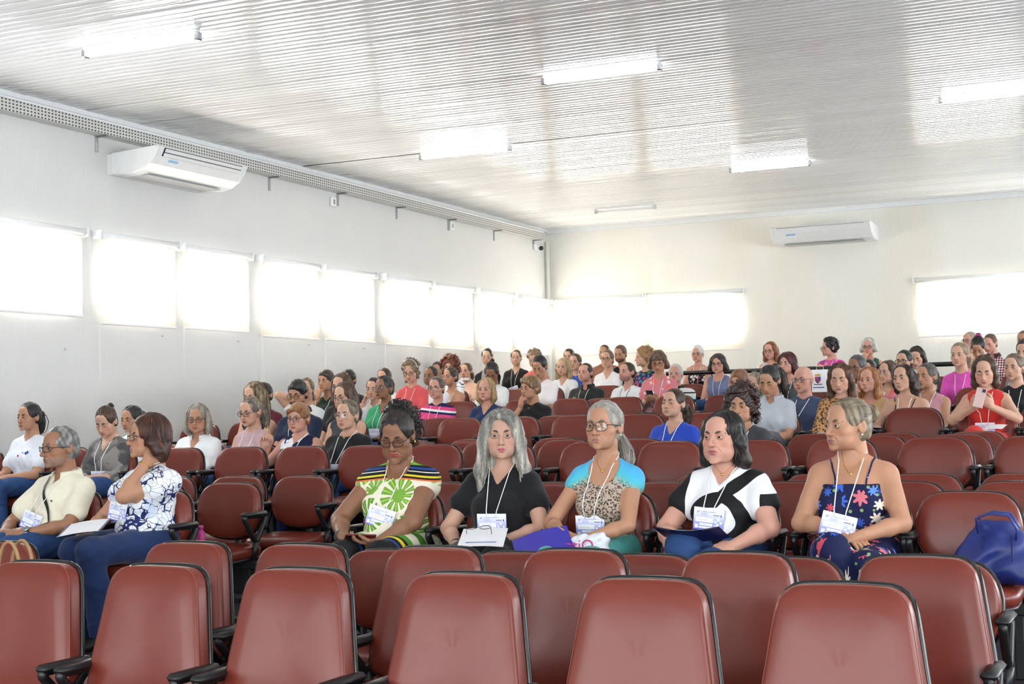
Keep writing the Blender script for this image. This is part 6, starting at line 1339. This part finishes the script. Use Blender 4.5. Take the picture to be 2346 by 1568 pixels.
def build_people(only=None):
    for i, p in enumerate(PEOPLE):
        if only is not None and i not in only: continue
        Y, pl = ROWS[p['row']]; p['Y'] = Y; p['floor'] = STEP*pl; p['seed'] = i + 11; p['eye'] = at(p['u'], p['v'], Y)
        p['lod'] = 0 if p['row'] == 'D' else (1 if p['row'] in 'GHIJKL' else 2)
        X = p['eye'][0]; p['hy'] = math.degrees(math.atan2(-X, Y)) - p['vy']
        p.setdefault('by', max(-14, min(14, p['hy']*.35))); p.setdefault('browcol', tuple(min(.12, c*.7) for c in p['hair']['col']))
        if p['hair']['style'] == 'bald': p['hair']['vol'] = 0
        rv = np.random.RandomState(900 + i); p['jaw'] = p.get('jaw', 0) + rv.normal(0, .028); p['nose'] = p.get('nose', 0) + rv.normal(.001, .002); p['fw'] = p.get('fw', 1.0)*rv.normal(1, .018); p['fl'] = p.get('fl', 1.0)*rv.normal(1, .018)
        I = build_person(p); tag(I['o'], p['label'], 'person'); INFO.append(I)
build_people(ONLY)
# ------------------------------------------------------------------ seating: measured empty chairs, one chair per person, gaps filled at the row pitch
BACK = .20
ORD = ['first', 'second', 'third', 'fourth', 'fifth', 'sixth', 'seventh', 'eighth', 'ninth', 'tenth', 'eleventh', 'twelfth', 'thirteenth', 'fourteenth', 'fifteenth', 'sixteenth', 'seventeenth', 'eighteenth']
PHR = {'A': 'nearest row', 'B': 'second-nearest row', 'C': 'third-nearest row', 'D': 'row of five women'}
for i, r in enumerate('EFGHIJKLMNOPQRS'): PHR[r] = f'{ORD[i]} row behind the five women'
EXPL = {'A': [95, 375, 690, 1065, 1480, 1930], 'B': [440, 700, 1000, 1320, 1690, 2100], 'C': [15, 900, 1185, 1480, 1800, 2140], 'D': [2220], 'E': [368, 537, 2070, 2330], 'F': [395, 552, 701, 2115, 2340], 'G': [420, 562, 701, 1002, 1542, 1735, 1935, 2148, 2372], 'H': [1466, 1820, 2010, 2200], 'I': [1087, 1284, 2050, 2240], 'J': [1062, 1192], 'K': [1284], 'M': [1315, 1435, 1553], 'P': [1600]}
SPAN = {'A': None, 'B': None, 'C': None, 'D': None, 'E': (-3.9, None), 'F': (-3.9, None)}
SKIP = {'K': [], 'R': [], 'S': []}
def seat_people():
    for r, (Y, pl) in ROWS.items():
        if r == 'T': continue
        yb = Y + BACK; fl = STEP*pl; have = []
        for I in INFO:
            if I['p']['row'] == r: have.append((float(I['T'][0]), I))
        for u in EXPL.get(r, []):
            x = at(u, 1100, yb)[0]
            if all(abs(x - h[0]) > .46 for h in have): have.append((float(x), None))
        if SPAN.get(r, 0) is not None:
            lo = (SPAN[r][0] if r in SPAN else XW + .45); hi = at(2420, 1000, yb)[0]
            xs = sorted(h[0] for h in have if h[0] > lo - .6); pts = [lo - .28] + xs + [hi + .28]
            for a, b in zip(pts[:-1], pts[1:]):
                e0 = .28 if a == pts[0] else .56; e1 = .28 if b == pts[-1] else .56
                n = int((b - a - e0 - e1 + .56 + .07)//.56)
                for k in range(n):
                    x = a + e0 + (k*.56 if n == 1 or b == pts[-1] else k*(b - a - e0 - e1)/max(n - 1, 1))
                    if n == 1: x = (a + e0 + b - e1)/2
                    have.append((x, None))
        have.sort(key=lambda h: h[0]); n = 0
        for x, I in have:
            if I is not None:
                lb = 'burgundy chair under the ' + ' '.join(I['p']['label'].split()[:12]); lb = ' '.join(lb.split()[:16])
                place_chair('short', x, yb, fl, lb, 'occupied burgundy chairs')
            else:
                place_chair('tall' if r in 'AB' else 'short', x, yb, fl, f'empty {"tall-backed" if r in "AB" else "round-backed"} burgundy chair, {ORD[n]} from the left in the {PHR[r]}', 'empty burgundy chairs'); n += 1
seat_people()
# ------------------------------------------------------------------ things held, worn over or set down
def find(txt): return next((I for I in INFO if txt in I['p']['label']), None)
def tow(I, P): return I['Rb'] @ np.asarray(P, float) + I['T']
def orient(d, n):
    """columns x, y, z: y along d, z along n"""
    d = np.asarray(d, float); d /= np.linalg.norm(d); n = np.asarray(n, float); n = n - d*(n @ d); n /= np.linalg.norm(n); return np.stack([np.cross(d, n), d, n], 1)
def put(name, label, cat, P, R, parts):
    o = tag(empty(name), label, cat); o.matrix_world = Matrix([[*R[i], P[i]] for i in range(3)] + [[0, 0, 0, 1]])
    for nm, me, mt in parts: obj(nm, me, mt, o)
    return o
def phone_parts(body, screen='#20242c'):
    return [('case', MB().rbox((-.037, -.075, -.004), (.037, .075, .0035), .003).mesh('case', smooth=False), MAT[body]), ('screen', MB().box((-.033, -.07, .0035), (.033, .07, .0042)).mesh('screen', smooth=False), MAT['screen']), ('camera_bump', MB().rbox((-.033, .045, -.006), (-.008, .07, -.004), .001).mesh('bump', smooth=False), MAT['black_plastic'])]
MAT['screen'] = plain('screen', '#2a2f3a', .12, .6)
def sheet(w, h, bend=.0, mat='paper', th=.001, wave=0):
    n = 10; top = []; rows = []
    for sgn in (1, -1):
        rows = [[(w*(i/n - .5), h*(j/n - .5), bend*math.sin(math.pi*i/n) + wave*math.sin(3*j/n + 2*i/n) + sgn*th/2) for i in range(n + 1)] for j in range(n + 1)]
        top.append(rows)
    B = MB(); B.loft(top[0], cap=False, closed=False); B.loft(top[1][::-1], cap=False, closed=False); return B.mesh('sheet', smooth=True)
def build_props():
    I = find('green leaf-print')
    if I:
        W, R, d, pn = I['hand']['l']; P = tow(I, W + d*.085 + pn*.022); put('mobile_phone', 'dark red phone in the hands of the woman in leaf-print dress', 'phone', P, orient(I['Rb'] @ V(-.8, -.5, .05), V(-.1, .5, 1)), phone_parts('phone_red'))
    I = find('long grey-blonde hair in black')
    if I:
        P = tow(I, V(.03, -.37, .615)); put('paper_sheet', 'white printed sheet on the lap of the woman in black top', 'paper', P, Rz(.35) @ Rx(.22), [('sheet', sheet(.21, .28, .006), MAT['paper']), ('printed_line', MB().box((-.07, -.09, .0065), (.07, -.083, .0075)).mesh('line', smooth=False), MAT['print_blue'])])
        Fm = MB(); a = np.linspace(0, 2*np.pi, 16, endpoint=False)
        for s in (-1, 1): Fm.tube([(s*.032 + .026*math.cos(t), .02*math.sin(t), 0) for t in a], .0016, 5, closed=True); Fm.tube([(s*.058, 0, 0), (s*.06, 0, -.03), (s*.02, .01, -.06)], .0016, 5)
        put('reading_glasses', 'folded black reading glasses lying on the white sheet', 'glasses', tow(I, V(.0, -.34, .66)), Rz(.2) @ Rx(.3), [('frame', Fm.mesh('frame'), MAT['black'])])
    I = find('turquoise and leopard')
    if I:
        P = at(1243, 1247, 6.08); R = Rz(.45) @ Ry(-.25) @ Rx(.42)
        put('paper_folder', 'violet-blue and white card folder held beside the woman in turquoise top', 'folder', P, R, [('cover', sheet(.26, .20, .014, th=.003), MAT['violet_card']), ('white_band', sheet(.07, .201, .002, th=.0045), MAT['paper'])])
        # printed plastic bag on her lap
        F = Field((-.16, -.14, -.13), (.16, .14, .14), .007); F.add([ell((0, 0, -.01), (.125, .06, .085)), ell((.07, .0, .05), (.04, .03, .035))], .04)
        X, Y, Z = F.grid(); F.f += (.004*np.sin(60*X + 3*np.sin(40*Z)) + .003*np.sin(90*Z + 20*Y) + .003*np.sin(120*X - 70*Z)).astype(np.float32); co, q = F.mesh()
        co = co*.82; P = tow(I, V(.06, -.325, .575)); t = NT('bag_film'); MAT['bag_film'] = t.fin('#dfe3ea', .22, .55)
        bo = put('plastic_bag', 'crumpled white plastic bag with pink lettering on a lap', 'bag', P, np.eye(3), [('bag_body', mesh_from('bag', co, q), MAT['bag_film'])])
        MAT['pink_print'] = plain('pink_print', '#c8277f', .4, .4); tm = text_mesh('ntiQ', .075, (-.09, -.062, -.01)); obj('lettering', tm, MAT['pink_print'], bo)
    I = find('bold black and white')
    if I:
        P = tow(I, V(-.0, -.37, .655)); put('notebook', 'open navy notebook on the lap of the woman in black and white blouse', 'notebook', P, Rz(.06) @ Rx(-.30), [('cover', sheet(.29, .20, -.02, th=.004), MAT['navy_card']), ('pages', sheet(.27, .19, -.016, th=.003), MAT['paper'])])
    I = find('in a bun wearing navy')
    if I:
        Fm = MB(); a = np.linspace(0, 2*np.pi, 16, endpoint=False)
        for s in (-1, 1): Fm.tube([(s*.03 + .024*math.cos(t), 0, .018*math.sin(t)) for t in a], .0016, 5, closed=True)
        Fm.tube([(-.055, 0, 0), (-.07, .04, .0), (-.05, .11, -.005)], .0016, 5); put('eyeglasses', 'dark-rimmed eyeglasses held by the woman in navy floral dress', 'glasses', tow(I, V(-.10, -.36, .645)), Rz(-.4), [('frame', Fm.mesh('frame'), MAT['black'])])
    I = find('blue branch-print')
    if I:
        P = tow(I, V(-.03, -.37, .635)); put('clipboard_paper', 'white sheets on the knee of the woman in branch-print blouse', 'paper', P, Rz(.5) @ Rx(.16) @ Ry(-.12), [('sheet', sheet(.22, .28, .006), MAT['paper']), ('under_sheet', sheet(.225, .285, .002, th=.002), MAT['navy_card'])])
        W, R, d, pn = I['hand']['r']; c = tow(I, W + d*.075 + pn*.03); B = MB(); ax = V(.35, .35, .55); ax /= np.linalg.norm(ax); B.tube([c - ax*.05, c + ax*.085], .0042, 8); pe = put('pen', 'orange and clear ballpoint pen writing on the sheets', 'pen', c, np.eye(3), [])
        B.co = [q - c for q in B.co]; obj('barrel', B.mesh('barrel'), MAT['pen_orange'], pe); B = MB().tube([ax*.085, ax*.10], .0048, 8); obj('cap', B.mesh('cap'), MAT['paper'], pe)
    I = find('crossbody strap')
    if I:
        F = Field.__new__(Field); c = I['top']; F.lo, F.h, F.n, F.ax = c.lo, c.h, c.n, c.ax; F.f = np.minimum(c.f, I['body'].f); zs = I['zs']; N = I['NP']
        pts = [V(N[0] - .052 + .05*math.cos(a)*0, N[1] + .03, N[2] - .06) for a in (0,)]; P = np.array([V(-.06 + .21*t, -.2 if .1 < t < .95 else .0, zs(.93 - .42*t)) for t in np.linspace(0, 1, 16)]); P = np.array([front_hit(F, p[0], p[2], lift=.005) for p in P])
        B = MB(); up = V(.55, 0, .83); B.loft([[p + up*.014, p + V(0, -.004, 0), p - up*.014] for p in P], cap=False, closed=False); obj('crossbody_strap', B.mesh('strap'), MAT['blacktrousers'], I['o'])
        B = MB(); pc = front_hit(F, .055, zs(.785)); B.sphere(pc, (.008, .002, .005), 8, 6); obj('chest_emblem', B.mesh('emblem'), MAT['navy_cord'], I['o'])
    # blue leather handbag on the empty chair at the right
    yb = ROWS['D'][0] + BACK; q = at(2285, 1363, yb - .34); sx = q[0]; bz = STEP + .437
    F = Field((-.25, -.2, -.05), (.25, .2, .34), .008); F.add([ell((0, 0, .085), (.175, .10, .095)), ell((0, .01, .17), (.12, .065, .09)), ell((-.08, 0, .06), (.09, .09, .07)), ell((.08, 0, .06), (.09, .09, .07))], .06); X, Y, Z = F.grid()
    F.f += (.006*np.sin(30*X + 3*np.sin(25*Z)) + .004*np.sin(55*X - 40*Z) + .004*np.sin(42*Z + 30*Y)).astype(np.float32); F.f = np.maximum(F.f, .004 - Z + 0*X); co, qd = F.mesh()
    B1 = MB()
    for y in (-.045, .045): B1.tube([(-.07, y, .21), (-.075, y - .01, .27), (-.02, y - .02, .292), (.055, y - .02, .285), (.085, y - .01, .23), (.08, y, .17)], .010, 8, flat=.5)
    ho = put('handbag', 'slouchy royal blue leather handbag on the chair at the right edge', 'handbag', V(sx, yb - .27, bz), np.eye(3), [('bag_body', mesh_from('handbag', co, qd), MAT['blue_leather']), ('handle', B1.mesh('handle'), MAT['blue_leather'])])
    B = MB()
    for x in (-.06, .07): B.tube([(x, -.105, .03), (x*.98, -.098, .12), (x*.9, -.062, .20)], .003, 5)
    obj('seam', B.mesh('seam'), MAT['navy_card'], ho)
    # beige handbag on the left chair of the third row: its handles show above the nearest chairs
    x0 = at(15, 1250, ROWS['C'][0] + BACK)[0]; B = MB(); ca = np.linspace(0, np.pi, 12)
    q0 = at(30, 1290, 5.05); hz = at(35, 1242, 5.05)[2]
    for dy in (-.035, .035): B.tube([(.065*math.cos(a) + .01*(dy > 0), dy, .24 + (hz - .44 - .24)*math.sin(a)) for a in ca], .0085, 8)
    Bb = MB(); Bb.loft([[(.14*math.cos(a)*k, .06*math.sin(a)*k2, z) for a in np.linspace(0, 2*np.pi, 20, endpoint=False)] for z, k, k2 in ((0, .9, .9), (.02, 1, 1.1), (.12, 1, 1.05), (.22, .93, .7), (.25, .9, .35))])
    put('handbag', 'beige handbag whose curved handles rise above the chair at the lower left', 'handbag', V(q0[0], 5.06, .442), np.eye(3), [('bag_body', Bb.mesh('bag'), MAT['tan_leather']), ('handle', B.mesh('handle'), MAT['tan_leather'])])
    # magenta bottle on the floor between the chairs
    q = at(460, 1236, 7.0); B = MB(); B.loft([[(r*math.cos(a), r*math.sin(a), z) for a in np.linspace(0, 2*np.pi, 16, endpoint=False)] for z, r in ((0, .022), (.004, .025), (.09, .025), (.105, .016), (.11, .015))]); Bc = MB(); Bc.loft([[(r*math.cos(a), r*math.sin(a), z) for a in np.linspace(0, 2*np.pi, 16, endpoint=False)] for z, r in ((.11, .017), (.13, .017), (.133, .014))])
    put('water_bottle', 'magenta water bottle on a chair seat in the left block', 'bottle', V(q[0], 7.0, STEP + .442), np.eye(3), [('bottle_body', B.mesh('bottle'), MAT['magenta']), ('cap', Bc.mesh('cap'), MAT['magenta'])])
    # white paper bag with a coat of arms, held up in the middle rows
    P = at(1880, 873, 13.0); mw = .075; h2 = .10
    B = MB(); B.box((-mw, -.03, -h2), (mw, .03, h2)); cr = MB(); sh_ = [(-.026, .012), (.026, .012), (.026, -.02), (.014, -.04), (0, -.05), (-.014, -.04), (-.026, -.02)]
    MAT['crest_red'] = plain('crest_red', '#c23b3f', .5); MAT['crest_blue'] = plain('crest_blue', '#2f4fa0', .5); MAT['crest_gold'] = plain('crest_gold', '#d2a43a', .5)
    def poly(pts, y, x0=0, z0=0): n_ = len(pts); return MB().add([(x + x0, y, z + z0) for x, z in pts], None, [(0, i, i + 1) for i in range(1, n_ - 1)])
    parts = [('bag_body', B.mesh('bag', smooth=False), MAT['paper']), ('crest_shield', poly(sh_, -.0308, -.02, .025).mesh('shield', smooth=False), MAT['crest_blue']), ('crest_field', poly([(-.026, .012), (0, .012), (0, -.018), (-.026, -.018)], -.0314, -.02, .025).mesh('field', smooth=False), MAT['crest_red']), ('crest_field', poly([(0, -.018), (.026, -.018), (.014, -.04), (0, -.05)], -.0314, -.02, .025).mesh('field', smooth=False), MAT['crest_red']),
             ('crest_crown', poly([(-.022, 0), (-.026, .02), (-.013, .012), (0, .024), (.013, .012), (.026, .02), (.022, 0)], -.0308, -.02, .042).mesh('crown', smooth=False), MAT['crest_gold']), ('crest_scroll', poly([(-.04, 0), (.04, 0), (.034, -.007), (-.034, -.007)], -.0308, -.02, -.028).mesh('scroll', smooth=False), MAT['black']), ('printed_band', poly([(-.05, 0), (.05, 0), (.05, -.008), (-.05, -.008)], -.0308, -.015, -.055).mesh('band', smooth=False), MAT['print_navy'])]
    hb = MB()
    hb.tube([(-.03, -.02, h2), (-.03, -.02, h2 + .03), (.03, -.02, h2 + .03), (.03, -.02, h2)], .002, 5); parts.append(('string_handle', hb.mesh('string'), MAT['white_cord']))
    put('paper_bag', 'white paper bag printed with a crowned coat of arms, held up among the seats', 'bag', P, Rz(.1), parts)
    # phones and papers further back
    for txt, body, lab, off, up in (('photographing with a pink phone', 'phone_pink', 'pink phone held up by the woman in red dress', V(.0, -.345, .875), .5), ('coral top using a phone', 'phone_grey', 'grey phone held by the curly-haired woman in coral top', V(0, -.34, .765), 1.0), ('pink floral top looking down', 'phone_grey', 'dark phone in the hands of the woman in pink floral top', V(0, -.34, .765), 1.0)):
        I = find(txt)
        if I: P = tow(I, V(off[0], off[1], I['zs'](off[2]))); put('mobile_phone', lab, 'phone', P, orient(V(.25, .15, .95) if up < .8 else V(.1, -.7, .5), V(.1, .95, .2) if up < .8 else V(0, .5, .8)), phone_parts(body))
    I = find('notebook on her lap')
    if I: put('notebook', 'dark blue notebook on the lap of the woman in black floral dress', 'notebook', tow(I, V(.0, -.36, .625)), Rz(.1) @ Rx(-.2), [('cover', sheet(.30, .20, -.015, th=.004), MAT['navy_card']), ('pages', sheet(.28, .185, -.008, th=.006), MAT['paper'])])
    I = find('red dress')
    if I: put('paper_sheet', 'small white paper on the lap of the woman in red dress', 'paper', tow(I, V(.10, -.30, .645)), Rz(-.3) @ Rx(.3), [('sheet', sheet(.14, .10, .004), MAT['paper'])])
    I = find('half hidden behind the woman with red-brown bob')
    if I: put('paper_sheet', 'white paper raised by the woman in white shirt at the left', 'paper', tow(I, V(-.05, -.36, I['zs'](.80))), Rz(.2) @ Rx(.9), [('sheet', sheet(.16, .12, .004), MAT['paper'])])
MAT['pen_orange'] = plain('pen_orange', '#e0a27a', .35, .5)
build_props()
